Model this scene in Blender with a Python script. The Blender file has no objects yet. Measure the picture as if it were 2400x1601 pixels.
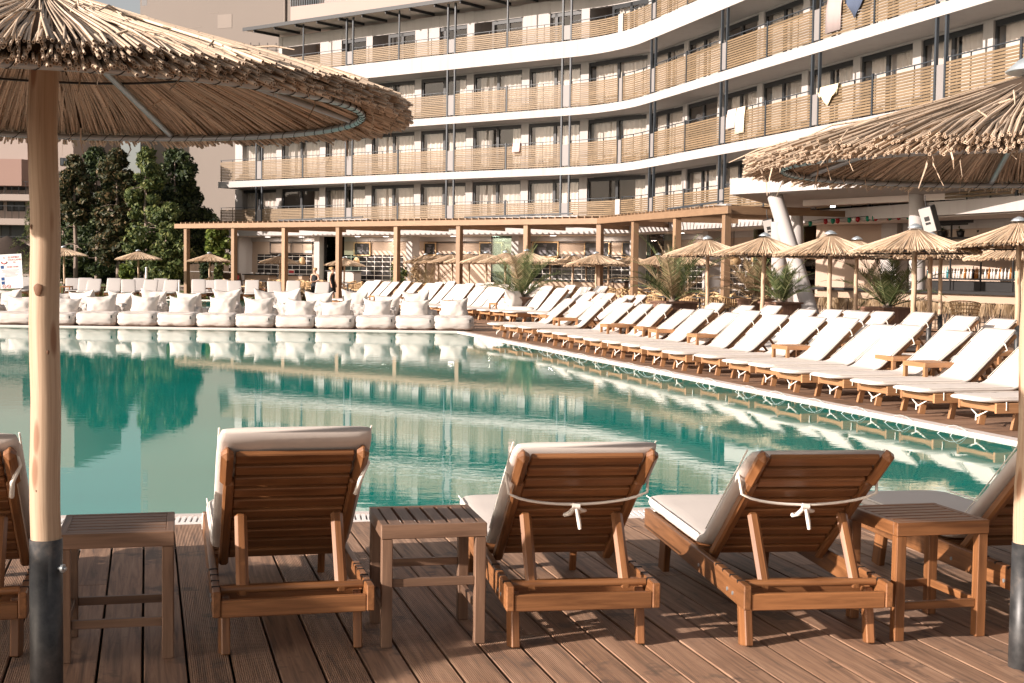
import bpy, math, random
from mathutils import Vector as V, Matrix
from mathutils.noise import noise as pnoise
R = math.radians
rng = random.Random(7)
scene = bpy.context.scene
col = scene.collection
# ------------------------------------------------------------------ camera
CAM_H = 1.6
FPX = 3200.0
PITCH = math.atan((800.5 - 627) / FPX)
CAMM = Matrix.Rotation(math.pi / 2 - PITCH, 4, 'X') @ Matrix.Rotation(R(.77), 4, 'Z')
cd = bpy.data.cameras.new('camera'); cam = bpy.data.objects.new('camera', cd); col.objects.link(cam)
cam.matrix_world = Matrix.Translation((0, 0, CAM_H)) @ CAMM
cd.sensor_width = 36; cd.lens = 48; cd.clip_end = 3000; cd.clip_start = .05
scene.camera = cam
def ray(x, y):
    return CAMM.to_3x3() @ V(((x - 1200) / FPX, (800.5 - y) / FPX, -1))
def G(x, y, z=0):                      # survey point on the level z
    d = ray(x, y); t = (z - CAM_H) / d.z
    return V((d.x * t, d.y * t, z))
def P(x, y, d):                        # survey point at a known distance
    r = ray(x, y); t = d / r.y
    return V((r.x * t, d, CAM_H + r.z * t))
# ------------------------------------------------------------------ scene bookkeeping
def tag(o, label=None, cat=None, group=None, kind=None):
    if label: o['label'] = label
    if cat: o['category'] = cat
    if group: o['group'] = group
    if kind: o['kind'] = kind
    return o
def empty(name, loc=(0, 0, 0), rz=0, parent=None):
    o = bpy.data.objects.new(name, None); col.objects.link(o)
    o.location = loc; o.rotation_euler = (0, 0, rz); o.empty_display_size = .2
    if parent: o.parent = parent
    return o
KIDS = {}
def setparent(o, p):
    o.parent = p; KIDS.setdefault(p.name, []).append(o)
def copy_tree(o, parent=None):
    c = o.copy(); col.objects.link(c)
    if parent: setparent(c, parent)
    for ch in KIDS.get(o.name, []): copy_tree(ch, c)
    return c
ORD = ['first', 'second', 'third', 'fourth', 'fifth', 'sixth', 'seventh', 'eighth', 'ninth', 'tenth', 'eleventh', 'twelfth', 'thirteenth', 'fourteenth', 'fifteenth', 'sixteenth', 'seventeenth', 'eighteenth', 'nineteenth', 'twentieth', 'twenty-first', 'twenty-second', 'twenty-third', 'twenty-fourth']
# ------------------------------------------------------------------ mesh builder
class MB:
    def __init__(s): s.v = []; s.f = []; s.m = []; s.lc = []; s.rn = []; s.sm = []
    def add(s, vs, fs, m=0, lc=None, sm=False, rn=None):
        b = len(s.v); s.v += [tuple(p) for p in vs]
        s.lc += lc if lc else [tuple(p) for p in vs]
        s.rn += [rng.random() if rn is None else rn] * len(vs)
        for f in fs: s.f.append([b + i for i in f])
        s.m += [m] * len(fs); s.sm += [sm] * len(fs)
    def quad(s, a, b, c, d, m=0): s.add([a, b, c, d], [(0, 1, 2, 3)], m)
    def beam(s, p0, p1, w, h, up=(0, 0, 1), bev=0, m=0, ext=0):
        p0 = V(p0); p1 = V(p1); ax = p1 - p0; L = ax.length
        if L < 1e-6: return
        ax /= L; p0 = p0 - ax * ext; p1 = p1 + ax * ext; L += 2 * ext
        sd = ax.cross(V(up))
        if sd.length < 1e-4: sd = ax.cross(V((1, 0, 0)))
        sd.normalize(); u = sd.cross(ax).normalized(); c = (p0 + p1) / 2
        X, Y, Z = L / 2, w / 2, h / 2
        r1 = rng.random() * 40; r2 = rng.random() * 40; r3 = rng.random() * 40
        loc = []
        if bev <= 0:
            loc = [(x, y, z) for x in (-X, X) for y in (-Y, Y) for z in (-Z, Z)]
            fs = [(0, 1, 3, 2), (4, 6, 7, 5), (0, 4, 5, 1), (2, 3, 7, 6), (0, 2, 6, 4), (1, 5, 7, 3)]
        else:
            b = min(bev, X * .9, Y * .9, Z * .9); idx = {}
            for x in (-1, 1):
                for y in (-1, 1):
                    for z in (-1, 1):
                        idx[x, y, z] = len(loc)
                        loc += [(x * X, y * (Y - b), z * (Z - b)), (x * (X - b), y * Y, z * (Z - b)), (x * (X - b), y * (Y - b), z * Z)]
            fs = []
            q = [(-1, -1), (1, -1), (1, 1), (-1, 1)]
            for sg in (-1, 1):
                fs.append([idx[sg, a, c_] for a, c_ in q]); fs.append([idx[a, sg, c_] + 1 for a, c_ in q]); fs.append([idx[a, c_, sg] + 2 for a, c_ in q])
            for a in (-1, 1):
                for c_ in (-1, 1):
                    fs.append([idx[-1, a, c_] + 1, idx[1, a, c_] + 1, idx[1, a, c_] + 2, idx[-1, a, c_] + 2])
                    fs.append([idx[a, -1, c_], idx[a, 1, c_], idx[a, 1, c_] + 2, idx[a, -1, c_] + 2])
                    fs.append([idx[a, c_, -1], idx[a, c_, 1], idx[a, c_, 1] + 1, idx[a, c_, -1] + 1])
                    for d_ in (-1, 1): fs.append([idx[a, c_, d_], idx[a, c_, d_] + 1, idx[a, c_, d_] + 2])
            out = []
            for f in fs:
                n = (V(loc[f[1]]) - V(loc[f[0]])).cross(V(loc[f[2]]) - V(loc[f[0]]))
                cc = sum((V(loc[i]) for i in f), V()) / len(f)
                out.append(list(f) if n.dot(cc) > 0 else list(reversed(f)))
            fs = out
        vs = [c + ax * x + sd * y + u * z for x, y, z in loc]
        s.add(vs, fs, m, [(x + r1, y + r2, z + r3) for x, y, z in loc])
    def box(s, c, sx, sy, sz, rz=0, bev=0, m=0):
        c = V(c); cs, sn = math.cos(rz), math.sin(rz)
        ex = V((cs, sn, 0)); ey = V((-sn, cs, 0)); ez = V((0, 0, 1))
        if sz >= sx and sz >= sy: s.beam(c - ez * sz / 2, c + ez * sz / 2, sy, sx, ex, bev, m)
        elif sx >= sy: s.beam(c - ex * sx / 2, c + ex * sx / 2, sy, sz, ez, bev, m)
        else: s.beam(c - ey * sy / 2, c + ey * sy / 2, sx, sz, ez, bev, m)
    def tube(s, pts, r, n=8, cap=True, m=0, mcap=None, closed=False, sm=True):
        pts = [V(p) for p in pts]; k = len(pts); rs = r if isinstance(r, (list, tuple)) else [r] * k
        vs = []; lc = []; al = rng.random() * 40; o1 = rng.random() * 40; prev = None
        for i, p in enumerate(pts):
            if closed: t = pts[(i + 1) % k] - pts[i - 1]
            else: t = pts[min(i + 1, k - 1)] - pts[max(i - 1, 0)]
            t.normalize()
            if prev is None:
                a = t.cross(V((0, 0, 1)))
                if a.length < .05: a = t.cross(V((1, 0, 0)))
            else: a = prev - t * prev.dot(t)
            a.normalize(); prev = a; b = t.cross(a)
            if i: al += (p - pts[i - 1]).length
            for j in range(n):
                w = 2 * math.pi * j / n
                vs.append(p + (a * math.cos(w) + b * math.sin(w)) * rs[i])
                lc.append((al, rs[i] * math.cos(w) + o1, rs[i] * math.sin(w) + o1))
        fs = []
        for i in range(k if closed else k - 1):
            i2 = (i + 1) % k
            for j in range(n):
                j2 = (j + 1) % n; fs.append((i * n + j, i * n + j2, i2 * n + j2, i2 * n + j))
        rn = rng.random()
        s.add(vs, fs, m, lc, sm, rn)
        if cap and not closed:
            s.add(vs[:n][::-1], [tuple(range(n))], m if mcap is None else mcap, lc[:n], False, rn)
            s.add(vs[-n:], [tuple(range(n))], m if mcap is None else mcap, lc[-n:], False, rn)
    def lathe(s, prof, n=24, c=(0, 0, 0), m=0, sm=True, jit=0):
        c = V(c); vs = []; k = len(prof)
        for r, z in prof:
            for j in range(n):
                a = 2 * math.pi * j / n; q = r * (1 + jit * pnoise((math.cos(a) * 2, math.sin(a) * 2, z * 1.5)))
                vs.append(c + V((q * math.cos(a), q * math.sin(a), z)))
        fs = [(i * n + j, i * n + (j + 1) % n, (i + 1) * n + (j + 1) % n, (i + 1) * n + j) for i in range(k - 1) for j in range(n)]
        s.add(vs, fs, m, [(p[2], p[0], p[1]) for p in vs], sm)
    def prism(s, poly, z0, z1, m=0, ztop=None):
        n = len(poly)
        ar = sum(poly[i][0] * poly[(i + 1) % n][1] - poly[(i + 1) % n][0] * poly[i][1] for i in range(n))
        if ar < 0: poly = poly[::-1]
        vs = [V((p[0], p[1], z0)) for p in poly] + [V((p[0], p[1], z1)) for p in poly]
        fs = [tuple(range(n))[::-1], tuple(range(n, 2 * n))] + [(i, (i + 1) % n, n + (i + 1) % n, n + i) for i in range(n)]
        s.add(vs, fs, m)
    def build(s, name, mats, parent=None, loc=None):
        me = bpy.data.meshes.new(name); me.from_pydata(s.v, [], s.f)
        for m in (mats if isinstance(mats, (list, tuple)) else [mats]): me.materials.append(m)
        me.polygons.foreach_set('material_index', s.m); me.polygons.foreach_set('use_smooth', s.sm)
        a = me.attributes.new('lc', 'FLOAT_VECTOR', 'POINT'); a.data.foreach_set('vector', [x for p in s.lc for x in p])
        a = me.attributes.new('rn', 'FLOAT', 'POINT'); a.data.foreach_set('value', s.rn)
        me.update()
        o = bpy.data.objects.new(name, me); col.objects.link(o)
        if parent: setparent(o, parent)
        if loc is not None: o.location = loc
        return o
# ------------------------------------------------------------------ materials
class NT:
    def __init__(s, name):
        s.mat = bpy.data.materials.new(name); s.mat.use_nodes = True; s.t = s.mat.node_tree
        s.t.nodes.clear(); s.out = s.n('ShaderNodeOutputMaterial')
    def n(s, ty, **kw):
        x = s.t.nodes.new(ty)
        for k, v in kw.items():
            if k in x.inputs: s.set(x.inputs[k], v)
            else: setattr(x, k, v)
        return x
    def set(s, sock, v):
        if hasattr(v, 'is_output'): s.t.links.new(v, sock)
        else: sock.default_value = v
    def attr(s, name, out='Vector'): return s.n('ShaderNodeAttribute', attribute_name=name).outputs[out]
    def vmul(s, v, w):
        x = s.n('ShaderNodeVectorMath', operation='MULTIPLY'); s.set(x.inputs[0], v); s.set(x.inputs[1], w); return x.outputs[0]
    def math(s, op, a, b=0.0):
        x = s.n('ShaderNodeMath', operation=op); s.set(x.inputs[0], a); s.set(x.inputs[1], b); return x.outputs[0]
    def noise(s, v, scale=5, detail=3, rough=.55, dist=0):
        x = s.n('ShaderNodeTexNoise'); s.set(x.inputs['Vector'], v); x.inputs['Scale'].default_value = scale
        x.inputs['Detail'].default_value = detail; x.inputs['Roughness'].default_value = rough; x.inputs['Distortion'].default_value = dist
        return x.outputs['Fac']
    def ramp(s, f, stops):
        x = s.n('ShaderNodeValToRGB'); s.set(x.inputs[0], f); e = x.color_ramp.elements
        while len(e) < len(stops): e.new(.5)
        for i, (p, c) in enumerate(stops): e[i].position = p; e[i].color = (*c, 1) if len(c) == 3 else c
        return x.outputs[0]
    def mix(s, f, a, b, mode='MIX'):
        x = s.n('ShaderNodeMix', data_type='RGBA', blend_type=mode)
        s.set(x.inputs[0], f); s.set(x.inputs[6], a if hasattr(a, 'is_output') else (*a, 1)); s.set(x.inputs[7], b if hasattr(b, 'is_output') else (*b, 1)); return x.outputs[2]
    def hsv(s, c, v=1.0, sat=1.0):
        x = s.n('ShaderNodeHueSaturation'); s.set(x.inputs['Color'], c); s.set(x.inputs['Value'], v); s.set(x.inputs['Saturation'], sat); return x.outputs[0]
    def bump(s, h, strength=.3, dist=.01):
        x = s.n('ShaderNodeBump'); s.set(x.inputs['Height'], h); x.inputs['Strength'].default_value = strength; x.inputs['Distance'].default_value = dist; return x.outputs[0]
    def pbr(s, colr, rough=.6, normal=None, metal=0, spec=.5, **kw):
        x = s.n('ShaderNodeBsdfPrincipled'); s.set(x.inputs['Base Color'], colr if hasattr(colr, 'is_output') else (*colr, 1))
        s.set(x.inputs['Roughness'], rough); x.inputs['Metallic'].default_value = metal; x.inputs['Specular IOR Level'].default_value = spec
        if normal is not None: s.set(x.inputs['Normal'], normal)
        for k, v in kw.items(): s.set(x.inputs[k.replace('_', ' ')], v)
        s.t.links.new(x.outputs[0], s.out.inputs[0]); return s.mat
def per_piece(t, c, lo, hi):
    r = t.attr('rn', 'Fac'); v = t.math('ADD', t.math('MULTIPLY', r, hi - lo), lo); return t.hsv(c, v)
def wood(name, c1, c2, rough=.5, gs=(1.6, 28, 28), lo=.8, hi=1.15, bump=.25):
    t = NT(name); v = t.vmul(t.attr('lc'), gs)
    f = t.noise(v, 1.5, 5, .6, .6); c = t.ramp(f, [(.3, c1), (.7, c2)])
    f2 = t.noise(t.vmul(t.attr('lc'), (1.2, 2, 2)), 2, 2); c = t.mix(t.math('MULTIPLY', f2, .35), c, tuple(x * .55 for x in c1))
    return t.pbr(per_piece(t, c, lo, hi), rough, t.bump(f, bump, .002))
def plain(name, c, rough=.7, var=.12, scale=1.5, bump=.1, bscale=60, metal=0, spec=.4):
    t = NT(name); co = t.n('ShaderNodeTexCoord').outputs['Object']
    f = t.noise(co, scale, 4, .6); f2 = t.noise(co, bscale, 3)
    cc = t.mix(f, tuple(x * (1 - var) for x in c), tuple(min(1, x * (1 + var)) for x in c))
    return t.pbr(cc, rough, t.bump(f2, bump, .004), metal, spec)
M = {}
M['teak'] = wood('teak', (.15, .060, .022), (.36, .158, .062), .40, bump=.4)
M['teak_worn'] = wood('weathered_teak', (.13, .072, .044), (.26, .152, .095), .5)
M['pale_wood'] = wood('pale_teak', (.30, .145, .06), (.46, .235, .11), .5)
M['deckwood'] = wood('deck_wood', (.15, .078, .045), (.30, .165, .098), .55, (1.2, 26, 26), .72, 1.2, .4)
M['beamwood'] = wood('pergola_wood', (.25, .15, .083), (.35, .22, .128), .6)
M['slatwood'] = wood('slat_wood', (.165, .112, .062), (.245, .172, .10), .6)
M['crate'] = wood('planter_wood', (.12, .062, .04), (.24, .13, .085), .6)
M['rattan'] = wood('rattan', (.42, .27, .13), (.68, .47, .26), .6, (8, 30, 30))
M['cloth'] = plain('cushion_cloth', (.63, .57, .52), .9, .04, 3, .25, 260, spec=.1)
M['sling'] = plain('sling_cloth', (.52, .485, .455), .9, .04, 3, .2, 200, spec=.1)
M['cord'] = plain('cotton_cord', (.85, .80, .72), .9)
M['plaster'] = plain('white_plaster', (.385, .36, .345), .85, .035, .5, .12, 25)
def plastermat():
    t = NT('white_plaster'); co = t.n('ShaderNodeTexCoord').outputs['Object']
    f = t.noise(co, .45, 4, .6); st = t.noise(t.vmul(co, (2.2, 2.2, .16)), 1.6, 4, .65); c = t.mix(f, (.372, .346, .330), (.398, .374, .36))
    c = t.mix(t.ramp(st, [(.52, (0, 0, 0)), (.78, (.42, .42, .42))]), c, (.27, .235, .21))
    return t.pbr(c, .85, t.bump(t.noise(co, 25, 3), .12, .004))
M['plaster'] = plastermat()
M['soffit'] = plain('lifted_soffit', (.60, .53, .48), .9, .03, .5, .05, 25)  # plaster white lightened to make up for the shade on undersides
M['taupe'] = plain('taupe_wall', (.40, .305, .24), .85, .05, .5, .08, 20)
M['barwall'] = plain('bar_wall', (.36, .265, .195), .85, .05, .7, .08, 20)
M['greywall'] = plain('grey_render', (.175, .15, .132), .9, .09, .12, .15, 8)
M['patch'] = plain('patch_render', (.22, .188, .165), .9, .06, .8, .1, 10)
M['fence'] = wood('old_reed', (.075, .05, .033), (.16, .11, .072), .9)
M['knot'] = plain('wood_knot', (.17, .085, .045), .7, .35, 40)
M['pinkwall'] = plain('pale_pink_render', (.34, .28, .25), .9, .05, .3, .1, 10)
M['brownpink'] = plain('brown_pink_render', (.30, .195, .165), .9, .05, .3)
M['darkmetal'] = plain('dark_metal', (.02, .022, .025), .45, .1, 4, .02)
M['steel'] = plain('painted_steel', (.035, .042, .05), .45, .1, 4, .02)
M['greypanel'] = plain('grey_panel', (.22, .205, .20), .6, .06, 2, .02)
M['galv'] = plain('galvanised_steel', (.44, .49, .52), .38, .15, 30, .05, 80, metal=.6)
M['awning'] = plain('awning_cassette', (.40, .39, .38), .5, .05, 2, .02)
M['black'] = plain('black_paint', (.018, .017, .017), .5, .2, 6, .05)
M['blackplastic'] = plain('speaker_black', (.03, .03, .032), .55, .1)
M['greyplastic'] = plain('speaker_grey', (.36, .34, .32), .6, .06)
M['coping'] = plain('coping_stone', (.62, .55, .51), .7, .05, 3, .1, 40)
M['white'] = plain('white_plastic', (.82, .79, .76), .5, .03)
M['red'] = plain('red_print', (.5, .04, .05), .6)
M['blueink'] = plain('blue_print', (.03, .08, .22), .6)
M['greyink'] = plain('grey_print', (.25, .23, .25), .6)
M['skin'] = plain('skin', (.60, .36, .25), .55, .05)
M['hair'] = plain('blond_hair', (.42, .26, .11), .6, .2, 20)
M['blackcloth'] = plain('black_cloth', (.02, .02, .022), .9)
M['bark'] = plain('tree_bark', (.22, .17, .14), .95, .3, 6, .8, 20)
M['darkground'] = plain('soil', (.05, .038, .03), .95, .3, 3)
M['paving'] = plain('terrace_paving', (.56, .46, .38), .8, .08, 2, .1, 12)
M['thatchdark'] = plain('dark_reed_roof', (.045, .03, .022), .95, .3, 8, .6, 30)
M['bollard'] = plain('bollard_white', (.75, .72, .7), .6)
def reedmat(name, c1, c2, c3):
    t = NT(name); v = t.vmul(t.attr('lc'), (3, 60, 60))
    f = t.noise(v, 1, 4, .6, .4); c = t.ramp(f, [(.25, c1), (.55, c2), (.85, c3)])
    a = t.attr('lc'); sx = t.n('ShaderNodeSeparateXYZ'); t.set(sx.inputs[0], a)
    nd = t.math('FRACT', t.math('MULTIPLY', sx.outputs[0], 5.3)); nd = t.math('LESS_THAN', nd, .035)
    c = t.mix(t.math('MULTIPLY', nd, .55), c, tuple(x * .35 for x in c1))
    return t.pbr(per_piece(t, c, .52, 1.14), .6, t.bump(f, .3, .002), spec=.3)
M['reed'] = reedmat('reed', (.40, .295, .205), (.62, .485, .36), (.76, .63, .49))
M['reed2'] = reedmat('brightened_reed', (.55, .39, .25), (.80, .62, .44), (.92, .76, .58))  # brighter copy of reed; sunlit look of far thatch put into its colour
M['reedmat2'] = plain('brightened_underlay', (.34, .235, .15), .95, .4, 14, .8, 60)  # underlay lightened too, so the far thatch looks sunlit
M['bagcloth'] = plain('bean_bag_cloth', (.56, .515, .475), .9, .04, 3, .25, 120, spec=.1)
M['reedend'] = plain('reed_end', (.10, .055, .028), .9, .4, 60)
M['reedmat'] = plain('gap_shade_underlay', (.07, .042, .024), .95, .4, 14, .8, 60)  # dark tone stands for the shade in gaps between reeds
def polemat():
    t = NT('pole_pine'); a = t.attr('lc')
    f = t.noise(t.vmul(a, (1.3, 75, 75)), 1.0, 5, .62, .8)
    c = t.ramp(f, [(.28, (.30, .195, .12)), (.5, (.44, .315, .21)), (.75, (.52, .395, .275))])
    vo = t.n('ShaderNodeTexVoronoi'); t.set(vo.inputs['Vector'], t.vmul(a, (3.2, 15, 15))); vo.inputs['Scale'].default_value = 1.0
    k = t.ramp(vo.outputs['Distance'], [(.0, (1, 1, 1)), (.16, (.85, .85, .85)), (.25, (0, 0, 0))])
    c = t.mix(k, c, (.24, .115, .055))
    cr = t.noise(t.vmul(a, (.7, 45, 45)), 1, 2, .5, .3); ck = t.ramp(cr, [(.0, (1, 1, 1)), (.2, (1, 1, 1)), (.235, (0, 0, 0))])
    c = t.mix(t.math('MULTIPLY', ck, .5), c, (.14, .075, .04))
    return t.pbr(c, .6, t.bump(f, .3, .003))
M['pole'] = polemat()
def sleevemat():
    t = NT('pole_sleeve'); a = t.attr('lc'); f = t.noise(a, 9, 5, .65)
    c = t.ramp(f, [(.35, (.018, .02, .022)), (.6, (.06, .06, .06)), (.8, (.16, .13, .11))])
    return t.pbr(c, t.math('ADD', t.math('MULTIPLY', f, .4), .25), t.bump(f, .2, .002), .35)
M['sleeve'] = sleevemat()
def leafmat(name, c1, c2, c3, tr=.25):
    t = NT(name); r = t.attr('rn', 'Fac'); c = t.ramp(r, [(.1, c1), (.6, c2), (1.0, c3)])
    b = t.n('ShaderNodeBsdfPrincipled'); t.set(b.inputs['Base Color'], c); b.inputs['Roughness'].default_value = .55; b.inputs['Specular IOR Level'].default_value = .3
    tl = t.n('ShaderNodeBsdfTranslucent'); t.set(tl.inputs[0], t.hsv(c, 1.1)); mx = t.n('ShaderNodeMixShader'); mx.inputs[0].default_value = tr
    t.t.links.new(b.outputs[0], mx.inputs[1]); t.t.links.new(tl.outputs[0], mx.inputs[2]); t.t.links.new(mx.outputs[0], t.out.inputs[0]); return t.mat
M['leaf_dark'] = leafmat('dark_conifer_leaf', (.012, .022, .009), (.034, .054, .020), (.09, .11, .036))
M['leaf_mid'] = leafmat('olive_leaf', (.03, .048, .015), (.085, .118, .036), (.24, .25, .085))
M['leaf_rust'] = leafmat('rusty_leaf', (.020, .026, .011), (.055, .062, .026), (.19, .125, .06))
M['leaf_bright'] = leafmat('bright_leaf', (.05, .08, .015), (.13, .18, .035), (.25, .28, .07), .35)
M['palm'] = leafmat('palm_leaf', (.055, .085, .03), (.14, .175, .07), (.28, .28, .14), .25)
M['palmdry'] = leafmat('dry_palm_leaf', (.26, .18, .10), (.42, .30, .18), (.56, .43, .28), .3)
M['grass'] = leafmat('grass_blade', (.07, .10, .02), (.13, .17, .04), (.20, .24, .07), .3)
M['lawn'] = plain('lawn_soil', (.10, .13, .035), .95, .3, 2)
def watermat():
    t = NT('pool_water'); co = t.n('ShaderNodeTexCoord').outputs['Object']
    w1 = t.noise(t.vmul(co, (1.0, 1.6, 1)), 4.2, 3, .55, .4); w2 = t.noise(t.vmul(co, (.8, 1.3, 1)), .7, 2, .5)
    w3 = t.noise(t.vmul(co, (1, 2, 1)), 9, 2, .5)
    pm = t.ramp(t.noise(co, .16, 2, .5), [(.38, (.25, .25, .25)), (.62, (1, 1, 1))])
    h = t.math('ADD', t.math('MULTIPLY', w1, .30), t.math('ADD', t.math('MULTIPLY', w2, .30), t.math('MULTIPLY', w3, .06)))
    h = t.math('MULTIPLY', h, pm)
    c = t.ramp(t.noise(co, .22, 3), [(.3, (.006, .23, .185)), (.7, (.012, .30, .245))])
    return t.pbr(c, .012, t.bump(h, .07, .045), spec=.5, IOR=3.2)
M['water'] = watermat()
def glassmat(name, refl, tint=(.9, .92, .92)):
    t = NT(name); fr = t.n('ShaderNodeFresnel'); fr.inputs[0].default_value = refl
    tb = t.n('ShaderNodeBsdfTransparent'); tb.inputs[0].default_value = (*tint, 1); gb = t.n('ShaderNodeBsdfGlossy'); gb.inputs['Roughness'].default_value = .01
    mx = t.n('ShaderNodeMixShader'); t.t.links.new(fr.outputs[0], mx.inputs[0]); t.t.links.new(tb.outputs[0], mx.inputs[1]); t.t.links.new(gb.outputs[0], mx.inputs[2])
    t.t.links.new(mx.outputs[0], t.out.inputs[0]); return t.mat
M['glass'] = glassmat('window_glass', 1.5)
M['tglass'] = glassmat('greenish_glass', 1.6, (.55, .68, .62))
def curtainmat():
    t = NT('curtain_cloth'); c = per_piece(t, t.ramp(.5, [(0, (.54, .475, .43)), (1, (.54, .475, .43))]), .85, 1.12); return t.pbr(c, .9, spec=.1)
M['curtain'] = curtainmat()
M['intwall'] = plain('interior_wall', (.40, .31, .245), .85, .05, .5, .06, 20)
def tilemat():
    t = NT('dark_wall_tiles'); b = t.n('ShaderNodeTexBrick'); t.set(b.inputs['Vector'], t.attr('lc'))
    b.offset = 0; b.inputs['Scale'].default_value = 1; b.inputs['Brick Width'].default_value = .62; b.inputs['Row Height'].default_value = .26; b.inputs['Mortar Size'].default_value = .016
    b.inputs['Color1'].default_value = (.012, .011, .012, 1); b.inputs['Color2'].default_value = (.03, .028, .028, 1); b.inputs['Mortar'].default_value = (.62, .58, .54, 1)
    return t.pbr(b.outputs['Color'], .25)
M['tiles'] = tilemat()
def barklike_emit(name, c, s):
    t = NT(name); e = t.n('ShaderNodeEmission'); e.inputs[0].default_value = (*c, 1); e.inputs[1].default_value = s; t.t.links.new(e.outputs[0], t.out.inputs[0]); return t.mat
M['lampglow'] = barklike_emit('lamp_glow', (1, .93, .85), 3)
M['greenbulb'] = plain('green_bulb_glass', (.0, .16, .09), .15); M['redbulb'] = plain('red_bulb_glass', (.30, .01, .015), .15); M['clearbulb'] = plain('clear_bulb_glass', (.6, .55, .5), .15)
M['bot_a'] = plain('clear_bottle', (.62, .58, .54), .15); M['bot_b'] = plain('amber_bottle', (.30, .12, .03), .15); M['bot_c'] = plain('teal_bottle', (.05, .22, .25), .15); M['bot_d'] = plain('dark_bottle', (.03, .02, .02), .15)
M['towel_pink'] = plain('pink_towel', (.72, .45, .42), .95); M['towel_grey'] = plain('grey_rose_towel', (.34, .28, .27), .95); M['towel_blue'] = plain('dark_blue_cloth', (.07, .09, .14), .95)
M['towel_yellow'] = plain('pale_yellow_cloth', (.80, .70, .47), .95); M['towel_mauve'] = plain('pale_mauve_towel', (.60, .51, .50), .95); M['towel_cream'] = plain('cream_towel', (.80, .70, .52), .95)
M['jet'] = plain('water_jet', (.75, .78, .78), .1)
# ------------------------------------------------------------------ light
SUN_AZ = V((-.885, -.467, 0)).normalized(); SUN_EL = R(19)
sdir = V((SUN_AZ.x * math.cos(SUN_EL), SUN_AZ.y * math.cos(SUN_EL), math.sin(SUN_EL)))
ld = bpy.data.lights.new('sun', 'SUN'); ld.energy = 5.0; ld.angle = R(.55); ld.color = (1, .875, .79)
lo = bpy.data.objects.new('sun', ld); col.objects.link(lo); lo.rotation_euler = sdir.to_track_quat('Z', 'Y').to_euler(); lo.location = (0, 0, 40)
w = bpy.data.worlds.new('World'); scene.world = w; w.use_nodes = True; nt = w.node_tree
bg = nt.nodes['Background']; sky = nt.nodes.new('ShaderNodeTexSky'); sky.sky_type = 'NISHITA'; sky.sun_disc = False
sky.sun_elevation = SUN_EL; sky.sun_rotation = math.atan2(sdir.x, sdir.y); sky.air_density = 1.0; sky.dust_density = 2.2; sky.ozone_density = 1.0
hs = nt.nodes.new('ShaderNodeHueSaturation'); hs.inputs['Saturation'].default_value = .42
mx = nt.nodes.new('ShaderNodeMix'); mx.data_type = 'RGBA'; mx.blend_type = 'MULTIPLY'; mx.inputs[0].default_value = 1; mx.inputs[7].default_value = (1.06, .97, .90, 1)
nt.links.new(sky.outputs[0], hs.inputs['Color']); nt.links.new(hs.outputs[0], mx.inputs[6]); nt.links.new(mx.outputs[2], bg.inputs[0]); bg.inputs[1].default_value = .085
scene.view_settings.view_transform = 'Standard'; scene.view_settings.look = 'None'; scene.view_settings.exposure = .86
scene.render.engine = 'CYCLES'; scene.cycles.max_bounces = 8; scene.cycles.transparent_max_bounces = 16
# ================================================================== ground, pools, decks
def struct(mb, name, mats): return tag(mb.build(name, mats), kind='structure')
b = MB(); b.add([(-900, -60, -.35), (900, -60, -.35), (900, 1500, -.35), (-900, 1500, -.35)], [(0, 1, 2, 3)]); struct(b, 'ground', M['darkground'])
E1 = V((-1.05, 32.6, 0)); E2 = V((4.76, 13.1, 0)); ED = (E2 - E1).normalized(); EN = V((-ED.y, ED.x, 0))   # right pool edge; EN points over the deck
if EN.x < 0: EN = -EN
N1 = V((-2.1, 8.6, 0)); N2 = V((3.23, 9.40, 0)); ND = (N2 - N1).normalized()
def isect(a, da, c, dc):
    k = da.x * dc.y - da.y * dc.x; t = ((c.x - a.x) * dc.y - (c.y - a.y) * dc.x) / k; return a + da * t
KC = isect(E1, ED, N1, ND); FARY = 33.6
KF = E1 + ED * ((FARY - E1.y) / ED.y)
NL = N1 - ND * 30
WZ = -.014
b = MB(); b.add([(NL.x, NL.y, WZ), (KC.x, KC.y, WZ), (KF.x, KF.y, WZ), (-40, FARY, WZ)], [(0, 1, 2, 3)]); struct(b, 'pool_water', M['water'])
# second pool behind the bean bags
P2 = [(-45, 37.6), (-2.2, 37.6), (-1.5, 38.6), (-1.6, 40.2), (-8.4, 52.2), (-9.6, 56), (-12, 59.4), (-45, 59.6)]
b = MB(); b.add([(x, y, WZ) for x, y in P2], [tuple(range(len(P2)))]); struct(b, 'far_pool_water', M['water'])
# coping and overflow grate
b = MB()
def strip(b, p, q, wid, z0, z1, side):
    d = (q - p).normalized(); n = V((-d.y, d.x, 0)) * side
    b.prism([p, q, q + n * wid, p + n * wid], z0, z1)
sE = 1 if V((-ED.y, ED.x, 0)).dot(EN) > 0 else -1
strip(b, E1 - ED * 1.2, KC, .17, -.2, .014, sE)
b.prism([(-40, FARY), (KF.x + .1, FARY), (KF.x + .1, FARY + .22), (-40, FARY + .22)], -.2, .014)
strip(b, NL, KC, .07, -.2, .010, -1)
b.prism([(-45, 59.6), (-12, 59.4), (-12, 59.75), (-45, 59.95)], -.2, .02)
struct(b, 'pool_coping', M['coping'])
b = MB()
nn = V((ND.y, -ND.x, 0))
for k in range(int((KC - NL).length / .035)):
    p = NL + ND * (k * .035 + .01)
    if -3.2 < p.x < 4.5: b.beam(p + nn * .08 + V((0, 0, -.004)), p + nn * .27 + V((0, 0, -.004)), .022, .02)
strip(b, NL + nn * .275, KC + nn * .275, .02, -.1, .006, -1)
struct(b, 'overflow_grate', M['white'])
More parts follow.
